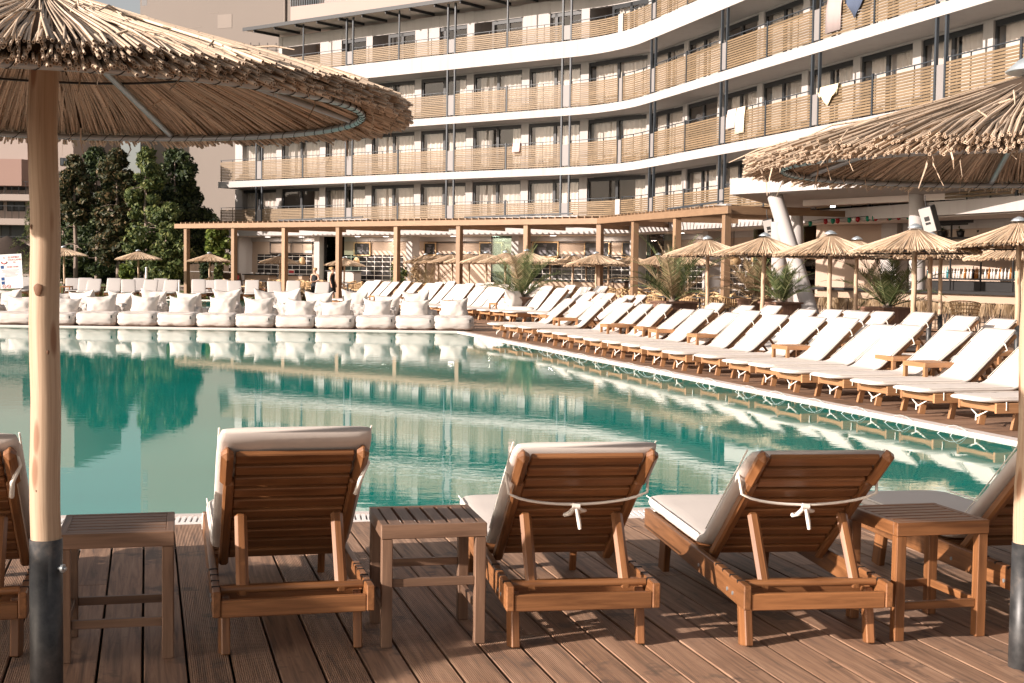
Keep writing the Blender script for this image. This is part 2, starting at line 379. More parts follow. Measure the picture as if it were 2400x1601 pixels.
# decks
b = MB(); hd = R(15); dv = V((-math.sin(hd), math.cos(hd), 0)); pv = V((math.cos(hd), math.sin(hd), 0))
wpl = .172
for k in range(-62, 62):
    a = V((-.2, 5, 0)) + pv * (k * wpl)
    end = isect(a, dv, N1 + nn * .31, ND); st = a - dv * 4.6
    if end.x > 7 or end.x < -9: continue
    z = rng.uniform(-.002, .001); z3 = V((0, 0, -.0125 + z))
    cut = rng.uniform(.8, 7.5); L = (end - st).length
    b.beam(st + z3, st + dv * (cut - .003) + z3, wpl - .011, .025, bev=.003); b.beam(st + dv * cut + z3, end + z3, wpl - .011, .025, bev=.003)
def deckmat(name, groove):
    t = NT(name); lc = t.attr('lc'); f = t.noise(t.vmul(lc, (1.1, 22, 22)), 1.5, 5, .62, .7)
    c = t.ramp(f, [(.3, (.10, .056, .034)), (.5, (.29, .162, .095)), (.74, (.46, .288, .185))])
    c = per_piece(t, c, .72, 1.2)
    st = t.noise(lc, 3.2, 4, .7); c = t.mix(t.ramp(st, [(.58, (0, 0, 0)), (.66, (.8, .8, .8))]), c, (.05, .032, .024))
    gy = t.noise(lc, .8, 3); c = t.mix(t.math('MULTIPLY', gy, .45), c, (.22, .165, .135))
    sx = t.n('ShaderNodeSeparateXYZ'); t.set(sx.inputs[0], lc)
    gr = t.math('SINE', t.math('MULTIPLY', sx.outputs[1], 2 * math.pi / .0082)); r = t.attr('rn', 'Fac')
    on = t.math('GREATER_THAN', t.math('FRACT', t.math('MULTIPLY', r, 7.0)), 1 - groove)
    h = t.math('ADD', t.math('MULTIPLY', t.math('MULTIPLY', gr, on), .5), t.math('MULTIPLY', f, .25))
    return t.pbr(c, .62, t.bump(h, .85, .004), spec=.35)
M['deck1'] = deckmat('ribbed_deck_wood', .6); M['deck2'] = deckmat('smooth_deck_wood', 0.0)
struct(b, 'near_deck', M['deck1'])
b = MB(); wpl = .15; e0 = KC + EN * .20; n_ = int((KC - E1).length / wpl) + 6
for k in range(-34, n_):
    p = e0 - ED * (k * wpl); z3 = V((0, 0, -.0125 + rng.uniform(-.0015, .0015)))
    for s0, s1 in ((0, 3.1), (3.1, 7.2), (7.2, 11.5), (11.5, 16)):
        s0 += rng.uniform(-.4, .4) if s0 else 0
        b.beam(p + EN * s0 + z3, p + EN * s1 + z3, wpl - .007, .025)
struct(b, 'pool_deck', M['deck2'])
b = MB(); y = FARY + .3
def eline(y): return E1.x + (y - E1.y) * ED.x / ED.y
while y < 66:
    if y < 37.4: x0 = -40
    elif y < 38.8: x0 = -1.3
    elif y < 52: x0 = -.6 - (y - 39.2) * .574
    else: x0 = -8.2 - (y - 52) * .3
    x1 = 16 if y > 38.5 else 3
    z3 = V((0, 0, -.02 + rng.uniform(-.002, .002))); xs = x0
    while xs < x1:
        xe = min(x1, xs + rng.uniform(2.4, 4.2)); b.beam((xs, y, z3.z), (xe - .005, y, z3.z), .14, .025); xs = xe
    y += .148
struct(b, 'far_deck', M['deck2'])
b = MB(); b.add([(-60, 59.9, -.03), (-9.9, 59.9, -.03), (-9.9, 74, -.03), (-16, 76, -.03), (-16, 130, -.03), (-60, 130, -.03)], [tuple(range(6))]); struct(b, 'lawn', M['lawn'])
b = MB()
for k in range(9000):
    x = rng.uniform(-24, -8.5); y = 59.9 + 9 * rng.random() ** 1.6; h = rng.uniform(.05, .12); a = rng.uniform(0, 3.14); dx, dy = .03 * math.cos(a), .03 * math.sin(a)
    b.add([(x - dx, y - dy, -.03), (x + dx, y + dy, -.03), (x + rng.uniform(-.04, .04), y, -.03 + h)], [(0, 1, 2)])
tag(b.build('lawn_grass', M['grass']), kind='stuff')
b = MB(); b.add([(-10, 62, -.025), (20, 40, -.025), (40, 40, -.025), (40, 100, -.025), (-30, 100, -.025), (-17, 76, -.025)], [tuple(range(6))]); struct(b, 'terrace_paving', M['paving'])

# ================================================================== hotel
B0 = V((4.9, 65.4, 0)); U1 = V((-.79, .613, 0)).normalized(); NN1 = V((-U1.y, U1.x, 0)) ; NN1 = NN1 if NN1.y < 0 else -NN1
U2 = V((.28, -.96, 0)).normalized(); NN2 = V((-U2.y, U2.x, 0)); NN2 = NN2 if NN2.x < 0 else -NN2
def bend(o):
    a = B0 + NN1 * o; c = B0 + NN2 * o; q = isect(a, U1, c, U2)
    return q, (q - a).dot(U1), (q - c).dot(U2)
def pt(s, o=0, z=0, fl=3.2):
    q, t1, t2 = bend(o)
    if -s > t1 + fl: p = B0 + NN1 * o + U1 * (-s)
    elif s > t2 + fl: p = B0 + NN2 * o + U2 * s
    else:
        a = -(t1 + fl); c = t2 + fl; u = (s - a) / (c - a)
        pa = q + U1 * fl; pc = q + U2 * fl
        p = pa * (1 - u) ** 2 + q * 2 * u * (1 - u) + pc * u * u
    return V((p.x, p.y, z))
def nrm(s, o=0):
    d = (pt(s + .05, o) - pt(s - .05, o)).normalized(); return V((d.y, -d.x, 0)) if V((d.y, -d.x, 0)).dot(V((-.8, -.6, 0))) > 0 else V((-d.y, d.x, 0))
def srange(s0, s1, step=.6):
    out = [s0]
    if s1 > -5 and s0 < 5:
        x = max(s0, -5)
        if x > s0: out.append(x)
        while x + step < min(s1, 5): x += step; out.append(x)
        if s1 > 5 and 5 > s0: out.append(5)
    out.append(s1); return out
def band(b, s0, s1, o0, o1, z0, z1, m=0, fl=3.2):
    ss = srange(s0, s1); n = len(ss); vs = []
    for s in ss: vs += [pt(s, o0, z0, fl), pt(s, o0, z1, fl), pt(s, o1, z1, fl), pt(s, o1, z0, fl)]
    fs = []
    for i in range(n - 1):
        for j in range(4): fs.append((i * 4 + j, i * 4 + (j + 1) % 4, i * 4 + 4 + (j + 1) % 4, i * 4 + 4 + j))
    fs += [(3, 2, 1, 0), tuple((n - 1) * 4 + j for j in range(4))]
    b.add(vs, fs, m)
SL, SR = -28.9, 37.0
hotel = tag(empty('hotel_building', (8, 70, 0)), 'white curved hotel with wood slatted balconies around the pool', 'hotel')
HO = V((8, 70, 0))
def hb(b, name, mats, parent=None):
    o = b.build(name, mats); setparent(o, parent or hotel)
    if not parent: o.location = -HO
    return o
FLO = {2: 3.68, 3: 6.54, 4: 9.42, 5: 12.66}          # balcony floor levels
TOPS = {2: 4.82, 3: 7.68, 4: 10.56, 5: 13.45}
THK = {2: .40, 3: .37, 4: .37, 5: .80, 6: .80}
FLO[6] = 15.9
for L in (2, 3, 4, 5, 6):
    b = MB()
    s0 = -3.3 if L == 6 else (SL if L < 5 else SL + 3.5)
    band(b, s0, SR, 0, -9, FLO[L] - THK[L], FLO[L]); hb(b, 'floor_slab', M['plaster'])
pil = [-25.3 - 3.7] + [-3.1 - 3.7 * k for k in range(6, -1, -1)] + [.72] + [4.2 + 3.7 * k for k in range(9)]
WO = -1.6
b = MB()
for L in (2, 3, 4, 5):
    z0 = FLO[L]; z1 = FLO[L + 1] - THK[L + 1]
    if L == 5: z1 = 15.1
    for s in pil:
        if L == 5 and s < -25: continue
        hw = .24 if abs(s - .72) > .1 else .12
        wide = 1.5 if (L == 5 and s < 0 and int(round(s * 10)) % 2 == 0) else hw
        band(b, s - hw, s + wide, WO - .02, WO - .5, z0, z1)
        band(b, s - .1, s + .1, WO - .5, -4.4, z0, z1)
    if L == 5: band(b, -25.3, .7, WO - .03, WO - .3, z0 + 1.8, z1)
    band(b, SL + (3.5 if L == 5 else 0) + .3, SR, WO - .03, WO - .3, z1 - .07, z1)
    band(b, SL + (3.5 if L == 5 else 0) + .05, SL + (3.5 if L == 5 else 0) + .35, WO + .0, -9, z0, z1)
hb(b, 'facade_wall', M['plaster'])
b = MB()
for L in (2, 3, 4, 5):
    band(b, SL + (3.6 if L == 5 else .2), SR, -4.4, -4.6, FLO[L], 15.1 if L == 5 else FLO[L + 1] - THK[L + 1])
hb(b, 'room_wall', M['taupe'])
# windows
wins = [(pil[i] + .26, pil[i + 1] - .26) for i in range(len(pil) - 1)]
wr = random.Random(11)
for L in (2, 3, 4, 5):
    for i, (a, c) in enumerate(wins):
        if L == 5 and a < -21.8: continue
        z0 = FLO[L] + .01; z1 = (14.45 if (L == 5 and c < .5) else FLO[L + 1] - THK[L + 1] - .06)
        if L == 5 and c > .5: z1 = 14.9
        if L == 5 and c < .5 and i % 2: a += 1.2
        if abs(c - .4) < .2: c = .58
        if abs(a - 1.04) < .2: a = .86
        b = MB(); o = WO - .14
        fw = .11
        pa, pc = pt(a, o), pt(c, o); U = V((0, 0, 1)); md = (pa + pc) / 2
        nv = nrm((a + c) / 2, o)
        for p in (pa, pc, md):
            b.beam(p + U * z0, p + U * z1, .15 if p is not md else .17, .09, nv)
        b.beam(pa + U * (z1 - .09), pc + U * (z1 - .09), .09, .20, ext=-.076); b.beam(pa + U * (z0 + .04), pc + U * (z0 + .04), .09, .08, ext=-.076)
        fr = hb(b, 'window', M['darkmetal'])
        b = MB(); nb = nv * -.02
        b.quad(pa + U * z0 + nb, pc + U * z0 + nb, pc + U * z1 + nb, pa + U * z1 + nb); hb(b, 'pane', M['glass'], fr)
        if L == 5 and c < .5: continue
        b = MB(); Lw = (pc - pa).length; dr = (pc - pa) / Lw
        r = wr.random(); segs = [(.05, .97)] if r < .5 else ([(.02, .48), (.53, .98)] if r < .86 else ([(.04, .3), (.74, .98)] if r < .92 else [(.76, .97)]))
        for f0, f1 in segs:
            n = int((f1 - f0) * Lw / .045); vs = []; ph = wr.uniform(0, 6)
            for k in range(n + 1):
                x = f0 * Lw + (f1 - f0) * Lw * k / n
                w_ = .05 * math.sin(x * 23 + ph + 1.3 * math.sin(x * 5 + ph)) + .025 * math.sin(x * 51 + ph)
                q = pa + dr * x - nv * (.24 + w_)
                vs += [q + U * (z0 + .05), q + U * (z1 - .1)]
            b.add(vs, [(2 * k, 2 * k + 2, 2 * k + 3, 2 * k + 1) for k in range(n)], sm=True)
        hb(b, 'curtain', M['curtain'], fr)
# balcony rails
pairs = [-25.3, -17.9, -10.5, -3.1, 4.2, 11.6, 19.0, 26.4, 33.8]; mids = [-21.6, -14.2, -6.8, .75, 7.9, 15.3, 22.7, 30.1]
for L in (2, 3, 4, 5):
    zt = TOPS[L]; zb = FLO[L]; sl = SL + .12 if L < 5 else -25.2 + .3
    stops = sorted([(s, .27) for s in pairs if s > sl + .4] + [(s, .05 if s != .75 else .20) for s in mids if s > sl] + [(sl, 0), (SR, 0)])
    for (s0, w0), (s1, w1) in zip(stops[:-1], stops[1:]):
        a, c = s0 + w0 + .02, s1 - w1 - .02
        b = MB(); ss = srange(a, c)
        ns = 12 if L < 5 else 8
        for k in range(ns):
            z = zb + .10 + k * (zt - zb - .12) / (ns - 1)
            for i in range(len(ss) - 1): b.beam(pt(ss[i], -.06, z), pt(ss[i + 1], -.06, z), .028, .066, ext=.004 if len(ss) > 2 else 0, m=0)
        nb_ = max(2, int((c - a) / .9))
        for i in range(nb_ + 1):
            s = a + .04 + (c - a - .08) * i / nb_; b.beam(pt(s, -.10, zb), pt(s, -.10, zt + .13), .03, .03, nrm(s), m=1)
        for i in range(len(ss) - 1): b.beam(pt(ss[i], -.09, zt + .145), pt(ss[i + 1], -.09, zt + .145), .045, .03, ext=.01, m=1)
        hb(b, 'balcony_rail', [M['slatwood'], M['steel']])
    ztop = FLO[L + 1] - THK[L + 1]
    for s in pairs:
        if s < sl: continue
        b = MB(); zz = ztop
        if L == 5: zz = 15.28 if s < 0 else 15.1
        for e in (-.25, .25): b.beam(pt(s + e, -.07, zb), pt(s + e, -.07, zz), .09, .09, nrm(s), m=0)
        b.beam(pt(s - .2, -.07, (zb + zt) / 2 + .03), pt(s + .2, -.07, (zb + zt) / 2 + .03), .02, zt - zb - .10, m=1)
        hb(b, 'balcony_post', [M['steel'], M['greypanel']])
    for s in mids:
        if s < sl: continue
        b = MB()
        if s == .75:
            if L in (2, 5): b.prism([pt(s - .2, .0), pt(s + .2, .0), pt(s + .2, -.25), pt(s - .2, -.25)], zb, zt + .05, 1)
            else:
                b.beam(pt(s - .17, -.07, zb), pt(s - .17, -.07, zt + .16), .06, .06, m=0); b.beam(pt(s + .17, -.07, zb), pt(s + .17, -.07, zt + .16), .06, .06, m=0)
                b.beam(pt(s - .13, -.07, (zb + zt) / 2), pt(s + .13, -.07, (zb + zt) / 2), .02, zt - zb - .05, m=2)
        else:
            b.beam(pt(s, -.07, zb), pt(s, -.07, 15.28 if (L == 5 and s < 0) else zt + .2), .07, .07, nrm(s), m=0)
        hb(b, 'balcony_post', [M['steel'], M['plaster'], M['greypanel']])
# roof canopy over the top left terrace
b = MB(); band(b, -26.2, -2.2, .35, -4.5, 15.30, 15.42, 0); band(b, -26.25, -2.2, .42, .35, 15.26, 15.46, 1); hb(b, 'roof_canopy', [M['soffit'], M['darkmetal']])
b = MB()
for k in range(14):
    s = -25.4 + k * 1.75; b.beam(pt(s, .3, 15.21), pt(s, -1.7, 15.21), .07, .14)
hb(b, 'canopy_rafter', M['darkmetal'])
# awning cassettes above the pergola
aw = [(-29.6, -23.2), (-22.9, -15.8), (-15.5, -9.2), (-8.9, -1.6), (1.0, 7.4), (7.8, 13.6)]
for k, (a, c) in enumerate(aw):
    b = MB(); zc = 3.93 if k % 2 == 0 else 4.02
    b.tube([pt(a, .55, zc), pt(c, .55, zc)], .13, 10, m=0); b.beam(pt(a, .5, zc - .16), pt(c, .5, zc - .16), .16, .06, m=1)
    for s in (a + .1, c - .1): b.beam(pt(s, .5, zc), pt(s, .02, zc - .05), .12, .18, m=1)
    if k % 2: b.beam(pt(a, .62, zc + .12), pt(c - .3, .66, zc + .22), .08, .07, m=2); b.beam(pt(a + 1.8, .6, zc - .1), pt(a + 3.6, .66, zc + .12), .06, .06, m=2)
    hb(b, 'awning', [M['awning'], M['black'], M['steel']])
# ground floor of the hotel
zc = FLO[2] - THK[2]; b = MB(); band(b, SL + .6, SR, -2.1, -2.4, 2.98, zc, 0)
for s in [-28.3, -21.3, -14.1, -6.8, .7, 8.3, 15.5]:
    hb(b, 'lintel' if s < -28 else 'ground_floor_pillar', M['plaster']); b = MB(); band(b, s - .22, s + .22, -.9, -1.5, 0, zc, 0)
hb(b, 'ground_floor_pillar', M['plaster']); b = MB(); band(b, SL + .3, SL + .6, -.8, -9, 0, zc, 0)
hb(b, 'end_wall', M['plaster'])
b = MB(); band(b, SL + .6, SR, -.3, -2.4, 3.24, 3.275, 0); hb(b, 'restaurant_ceiling', M['soffit'])
b = MB(); band(b, SL + .6, SR, -2.2, -2.4, 2.2, 2.98, 0); band(b, SL + .6, -27.8, -2.18, -2.3, 0, 2.2, 0); band(b, -23, -21, -2.18, -2.3, 0, 2.2, 0); band(b, -15.7, -7.2, -2.18, -2.3, 0, 2.2, 0); hb(b, 'restaurant_wall', M['intwall'])
for s0, s1 in ((-27.8, -23), (-21, -15.7), (-7.2, 3), (3.4, 12)):
    b = MB(); ss = srange(s0, s1, 1.0); acc = 0
    for i in range(len(ss) - 1):
        p, q = pt(ss[i], -2.17), pt(ss[i + 1], -2.17); l = (q - p).length
        b.add([p, q, q + V((0, 0, 2.2)), p + V((0, 0, 2.2))], [(0, 1, 2, 3)], lc=[(acc, 0, 0), (acc + l, 0, 0), (acc + l, 2.2, 0), (acc, 2.2, 0)]); acc += l
    hb(b, 'tiled_wall', M['tiles'])
for s in (-20.2, -7.8, 2.2, 13): b = MB(); b.prism([pt(s - .8, -1.2), pt(s + .8, -1.2), pt(s + .8, -1.24), pt(s - .8, -1.24)], 0, 3.23); hb(b, 'glass_screen', M['tglass'])
for k, (a, c) in enumerate([(-26.6, -22.9), (-13.8, -9.6), (-9.5, -5.2), (-5.1, .3)]):
    b = MB(); pa, pc = pt(a, -2.12), pt(c, -2.12)
    for z in (2.27, 2.92): b.beam(pa + V((0, 0, z)), pc + V((0, 0, z)), .05, .05)
    for f in (0, .5, 1): q = pa.lerp(pc, f); b.beam(q + V((0, 0, 2.27)), q + V((0, 0, 2.92)), .08, .05)
    hb(b, 'hatch_frame', M['black'])
# far end: service counters
def counter(s0, s1, o, name, label, h=1.0, mat=None):
    r = tag(empty(name, pt((s0 + s1) / 2, o)), label, 'counter')
    b = MB(); b.prism([pt(s0, o), pt(s1, o), pt(s1, o - .6), pt(s0, o - .6)], 0, h - .06); x = b.build('body', mat or M['barwall']); setparent(x, r); x.location = -r.location
    b = MB(); b.prism([pt(s0 - .1, o + .08), pt(s1 + .1, o + .08), pt(s1 + .1, o - .65), pt(s0 - .1, o - .65)], h - .06, h); x = b.build('countertop', M['black']); setparent(x, r); x.location = -r.location
counter(-27.2, -25.0, -.6, 'serving_counter', 'tan serving counter before the black tiled wall with wide hatch panels')
counter(-24.2, -22.2, -.6, 'side_counter', 'low dark topped counter with a red and white sign, left of the first white pillar')
counter(-20.4, -18.3, -.9, 'display_counter', 'white display counter between two pergola posts beside the waitress', 1.3, M['plaster'])
counter(-6.0, 0, -1.0, 'buffet_counter', 'long dark topped buffet counter behind the middle pergola posts')
# menu boards (flat boards on the back wall)
def menu(s, o, z, wd, ht, label):
    r = tag(empty('menu_board', pt(s, o, z)), label, 'menu board', 'menu boards on the restaurant wall'); dr = (pt(s + .5, o) - pt(s - .5, o)).normalized(); nv = nrm(s, o)
    b = MB(); c = V((0, 0, 0)); U = V((0, 0, 1))
    for e in (-1, 1):
        b.beam(c + U * (e * ht / 2) - dr * wd / 2, c + U * (e * ht / 2) + dr * wd / 2, .06, .06, ext=.03); b.beam(c + dr * (e * wd / 2) - U * ht / 2, c + dr * (e * wd / 2) + U * ht / 2, .06, .06, dr, ext=-.031)
    setparent(b.build('frame', M['rattan']), r)
    b = MB(); b.beam(c - dr * (wd / 2 - .03), c + dr * (wd / 2 - .03), .02, ht - .06); pl = b.build('board', M['black']); setparent(pl, r)
    b = MB(); f = nv * .014
    def ln(x0, x1, z): b.beam(c + f + dr * x0 + U * z, c + f + dr * x1 + U * z, .004, .018)
    sgn = 1 if (pt(s + .5, o) - pt(s - .5, o)).x > 0 else -1
    ln(-.12 * sgn, .12 * sgn, ht * .32); ln(-.07 * sgn, .09 * sgn, ht * .24)
    for k in range(6):
        e = rng.uniform(.0, .12); ln(-.30 * wd * sgn, (-.02 + e) * sgn, ht * (.1 - k * .075)); ln(.29 * wd * sgn, (.29 * wd + .07) * sgn, ht * (.1 - k * .075))
    setparent(b.build('lettering', M['greyink']), r)
menu(-18.8, -2.08, 2.54, 1.25, .72, 'black menu board above the tiles behind the white display counter')
menu(-13.6, -2.06, 2.55, .8, .66, 'narrow black menu board left of the palm by the pillar')
menu(-9.3, -2.05, 2.55, 1.5, .7, 'wide black menu board above the tallest row umbrella tops')
menu(-5.7, -2.05, 2.55, 1.6, .74, 'black menu board just over the umbrella with the planted palm')
menu(-2.5, -2.05, 2.55, 1.5, .74, 'black menu board beside the pergola corner post')
menu(-.7, -2.05, 2.55, 1.2, .74, 'black menu board nearest the open glass corner, past the pergola corner')
# lit ceiling lights of the restaurant
for k, (s, o) in enumerate([(-25.8, -1.2), (-23.2, -1.5), (-18.3, -1.2), (-16.4, -1.5), (-11.2, -1.2), (-8.6, -1.5), (-4.6, -1.2), (-2.0, -1.4), (5.0, -1.2)]):
    q = pt(s, o, 3.232); b = MB(); b.lathe([(.0, 0), (.16, 0), (.16, -.012), (.0, -.012)], 14); o_ = b.build('ceiling_light', M['lampglow']); o_.location = q; tag(o_, '%s small round ceiling light of the open restaurant, counted from the hotel corner' % ORD[k], 'ceiling light', 'ceiling lights of the restaurant')
    l = bpy.data.lights.new('ceiling_light_glow', 'AREA'); l.energy = 28; l.size = .5; l.shape = 'DISK'; l.color = (1, .86, .74); lo_ = bpy.data.objects.new('ceiling_light_glow', l); col.objects.link(lo_); lo_.parent = o_; lo_.location = (0, 0, -.03)
# pendant lamps
def pendant(s, o, z, label, big=1):
    r = tag(empty('pendant_lamp', pt(s, o, z)), label, 'pendant lamp', 'woven pendant lamps of the restaurant')
    b = MB(); b.lathe([(.05, .30), (.13 * big, .22), (.20 * big, .08), (.19 * big, -.06), (.12 * big, -.14)], 12); setparent(b.build('lamp_shade', M['rattan']), r)
    b = MB(); b.tube([(0, 0, .28), (0, 0, 3.24 - z)], .012, 5); setparent(b.build('cord', M['black']), r)
    b = MB(); b.lathe([(.001, .02), (.05, -.0), (.05, -.06), (.001, -.1)], 8); setparent(b.build('bulb', M['lampglow']), r)
pendant(-22.6, -1.0, 1.75, 'woven pendant lamp by the black tiles left of the waitress')
pendant(-18.2, -1.0, 1.75, 'woven pendant lamp under the first menu board')
pendant(-15.2, -1.0, 1.7, 'woven pendant lamp beside a pergola post before dark tiles')
pendant(9.6, -1.6, 1.95, 'large lit woven pendant lamp behind the open double palm planter', 1.7)
pendant(10.6, -2.2, 2.05, 'woven drum lamp next to the large lit pendant lamp', 1.4)
# ================================================================== pergola
perg = tag(empty('pergola', (3.4, 55, 0)), 'long wooden pergola with square posts along the restaurant terrace', 'pergola'); PO = V((3.4, 55, 0))
def pb(b, name, m): o = b.build(name, m); setparent(o, perg); o.location = -PO; return o
def pp(s, z=0, o=0):
    return V((3.4, 55, z)) + ((U1 * -s) if s < 0 else (U2 * s)) + (NN1 if s < 0 else NN2) * o
PS = 3.69
posts = [-PS * k for k in range(7, -1, -1)] + [3.7, 7.7, 11.7]
for s in posts:
    b = MB(); p = pp(s); dr = U1 if s <= 0 else U2; p = p - (NN1 if s <= 0 else NN2) * .14
    b.beam(p, p + V((0, 0, 3.40)), .23, .23, dr, bev=.01); pb(b, 'post', M['beamwood'])
b = MB()
b.beam(pp(-26.6, 3.51), pp(0, 3.51), .14, .24, bev=.01); pb(b, 'beam', M['beamwood']); b = MB(); b.beam(pp(0, 3.51) + U2 * .02, pp(12.2, 3.51), .14, .235, bev=.01)
pb(b, 'beam', M['beamwood'])
b = MB()
for s, in [(x,) for x in posts]:
    nv = NN1 if s <= 0 else NN2; L = 8.0
    b.beam(pp(s, 3.50) - nv * .08, pp(s, 3.50) - nv * L, .09, .20)
k = 0
while k * .37 < 26.4:
    q = pp(-k * .37, 3.665); b.beam(q - NN1 * .09, q - NN1 * 8.2, .05, .10); k += 1
for k in range(30):
    q = pp(k * .37 + .05, 3.665); b.beam(q - NN2 * .09, q - NN2 * 3.6, .05, .10)
for f in (.14, .28, .42, .57, .71, .86):
    d = (NN1 * (1 - f) + NN2 * f).normalized(); q = pp(0, 3.665); b.beam(q - d * .3, q - d * (8 - 4 * f), .05, .10)
pb(b, 'rafter', M['beamwood'])
# ================================================================== poolside bar pavilion
K1 = V((6.93, 44, 0)); K2 = V((13.0, 34.3, 0)); KD = (K2 - K1).normalized()
bar = tag(empty('bar_pavilion', K1), 'white poolside bar pavilion with leaning round columns and open shelves', 'bar')
def ba(b, name, m, parent=None):
    o = b.build(name, m); setparent(o, parent or bar)
    if not parent: o.location = -K1
    return o
kb = (V((11.6, 51.5, 0)) - K1)
b = MB(); A_, B_, C_, D_ = K1, K2, K2 + kb, K1 + kb
b.add([(A_.x, A_.y, 4.03), (B_.x, B_.y, 4.03), (C_.x, C_.y, 3.62), (D_.x, D_.y, 3.62), (A_.x, A_.y, 4.53), (B_.x, B_.y, 4.53), (C_.x, C_.y, 4.53), (D_.x, D_.y, 4.53)],
      [(3, 2, 1, 0), (4, 5, 6, 7), (0, 1, 5, 4), (1, 2, 6, 5), (2, 3, 7, 6), (3, 0, 4, 7)])
ba(b, 'roof_slab', M['plaster'])
b = MB(); p = K1 + KD * 2.0 + kb * .30; b.prism([p, p + KD * 9, p + KD * 9 + kb * .05, p + kb * .05], 3.72, 4.0); ba(b, 'ceiling_beam', M['soffit'])
def rcol(px0, py0, px1, py1, d0, d1, r0, r1):
    b = MB(); a = P(px0, py0, d0); c = P(px1, py1, d1)
    ax = (c - a); t = (-.02 - a.z) / ax.z if abs(ax.z) > 1e-6 else 1; c = a + ax * t
    b.tube([a, a.lerp(c, .5), c], [r0, (r0 + r1) / 2, r1], 24, m=0); ba(b, 'column', M['plaster'])
rcol(1817, 462, 1904, 746, 43.0, 40.5, .24, .235)
rcol(1868, 505, 1874, 720, 46, 46, .20, .20)
rcol(1826, 520, 1827, 715, 42.5, 42.5, .245, .245)
rcol(2149, 452, 2150, 735, 40.5, 40.5, .235, .235)
C1 = V((9.85, 44.2, 0)); CD = V((.457, -.889, 0)).normalized(); CN = V((.889, .457, 0))      # bar counter line, CN points behind the counter
b = MB(); b.prism([C1, C1 + CD * 12, C1 + CD * 12 + CN * .5, C1 + CN * .5], 0, 1.02); ba(b, 'bar_front', M['barwall'])
b = MB(); q = C1 - CN * .15 - CD * .2; b.prism([q, q + CD * 12.4, q + CD * 12.4 + CN * .8, q + CN * .8], 1.02, 1.10); ba(b, 'countertop', M['black'])
b = MB(); q = C1 + CN * 3.9 - CD * 6; b.prism([q, q + CD * 20, q + CD * 20 + CN * .2, q + CN * .2], 0, 4.0); ba(b, 'back_wall', M['taupe'])
b = MB(); q = P(1878, 600, 49.5); q.z = 0; e = P(1912, 600, 48.5); e.z = 0; b.prism([q, e, e + V((.02, .05, 0)), q + V((.02, .05, 0))], 0, 3.3); ba(b, 'glass_screen', M['tglass'])
b = MB(); q = P(1912, 600, 48.0); q.z = 0; e = P(2072, 600, 46.2); e.z = 0; b.prism([q, e, e + V((.05, .1, 0)), q + V((.05, .1, 0))], 0, 3.22); ba(b, 'screen_wall', M['taupe'])
b = MB(); q = P(2075, 600, 45.6); q.z = 0; b.box(q + V((.35, .2, 2)), .75, .5, 4, R(-63)); ba(b, 'pillar', M['plaster'])
# back bar shelving
sh = tag(empty('bar_shelf', C1 + CN * 2.6 + CD * 1.9), 'black metal back bar shelving full of bottles behind the counter', 'shelf'); SO = sh.location.copy()
def sp(t, z, o=0): return CD * t + CN * o + V((0, 0, z))
b = MB()
for k in range(8): b = MB(); b.beam(sp(k * 1.25, 0, .02), sp(k * 1.25, 3.5, .02), .04, .04, CD); setparent(b.build('upright', M['black']), sh)
for z in (1.05, 1.43, 2.05, 2.7, 3.12):
    b = MB(); b.beam(sp(-.1, z, .18), sp(9.3, z, .18), .36, .05); setparent(b.build('shelf_board', M['black']), sh)
b = MB(); b.beam(sp(-.1, 3.32, .1), sp(9.3, 3.32, .1), .3, .34); setparent(b.build('top_box', M['black']), sh)
b = MB(); b.beam(sp(.2, 1.22, .3), sp(5.2, 1.22, .3), .25, .30); setparent(b.build('back_unit', M['black']), sh)
mats = [M['bot_a'], M['bot_a'], M['bot_b'], M['bot_c'], M['bot_d'], M['bot_a']]
prots = []
for i in range(5):
    h = .30 + .02 * i; r = .038 + .003 * (i % 3)
    b = MB(); b.lathe([(.0, 0), (r, 0), (r, h * .6), (r * .35, h * .75), (r * .32, h), (.0, h)], 8); o = b.build('bottle', mats[i]); prots.append(o)
bl = {0: 'clear glass bottle standing in the long row on the back bar shelf', 1: 'clear glass bottle standing in the long row on the back bar shelf', 2: 'amber glass bottle standing in the long row on the back bar shelf', 3: 'teal glass bottle standing in the long row on the back bar shelf', 4: 'black glass bottle standing in the long row on the back bar shelf'}
used = set(); br = random.Random(5)
for row, (z, t0, t1, stp) in enumerate([(1.455, .05, 6.6, .105), (1.075, 5.3, 6.8, .12)]):
    t = t0
    while t < t1:
        i = br.choice([0, 1, 2, 0, 3, 4, 1]); o = prots[i]
        if i in used: o = copy_tree(o)
        used.add(i); o.location = SO + sp(t, z, .1 + br.uniform(-.03, .05)); t += stp * br.uniform(.85, 1.2)
        tag(o, bl[i] if row == 0 else bl[i].replace('in the long row on the back bar shelf', 'low on the back bar beside the pole'), 'bottle', 'bottles on the back bar')
pots = None
for k in range(7):
    t = .7 + k * .82
    r = tag(empty('potted_plant', SO + sp(t, 2.725, .16)), '%s potted plant on the high bar shelf, counted from the round column' % ORD[k], 'potted plant', 'potted plants on the high bar shelf')
    b = MB(); b.lathe([(0, 0), (.11, 0), (.15, .2), (.0, .2)], 10); setparent(b.build('pot', M['black']), r)
    b = MB()
    for q in range(45):
        a = br.uniform(0, 6.28); e = br.uniform(.2, 1.3); L = br.uniform(.08, .2); d = V((math.cos(a) * math.cos(e), math.sin(a) * math.cos(e), math.sin(e))); s_ = d.cross(V((0, 0, 1))).normalized() * .018; p0 = V((0, 0, .2))
        b.add([p0 + d * L * .3 - s_, p0 + d * L * .3 + s_, p0 + d * L + s_ * .4 + V((0, 0, -.02)), p0 + d * L - s_ * .4], [(0, 1, 2, 3)])
    setparent(b.build('leaves', M['leaf_dark']), r)
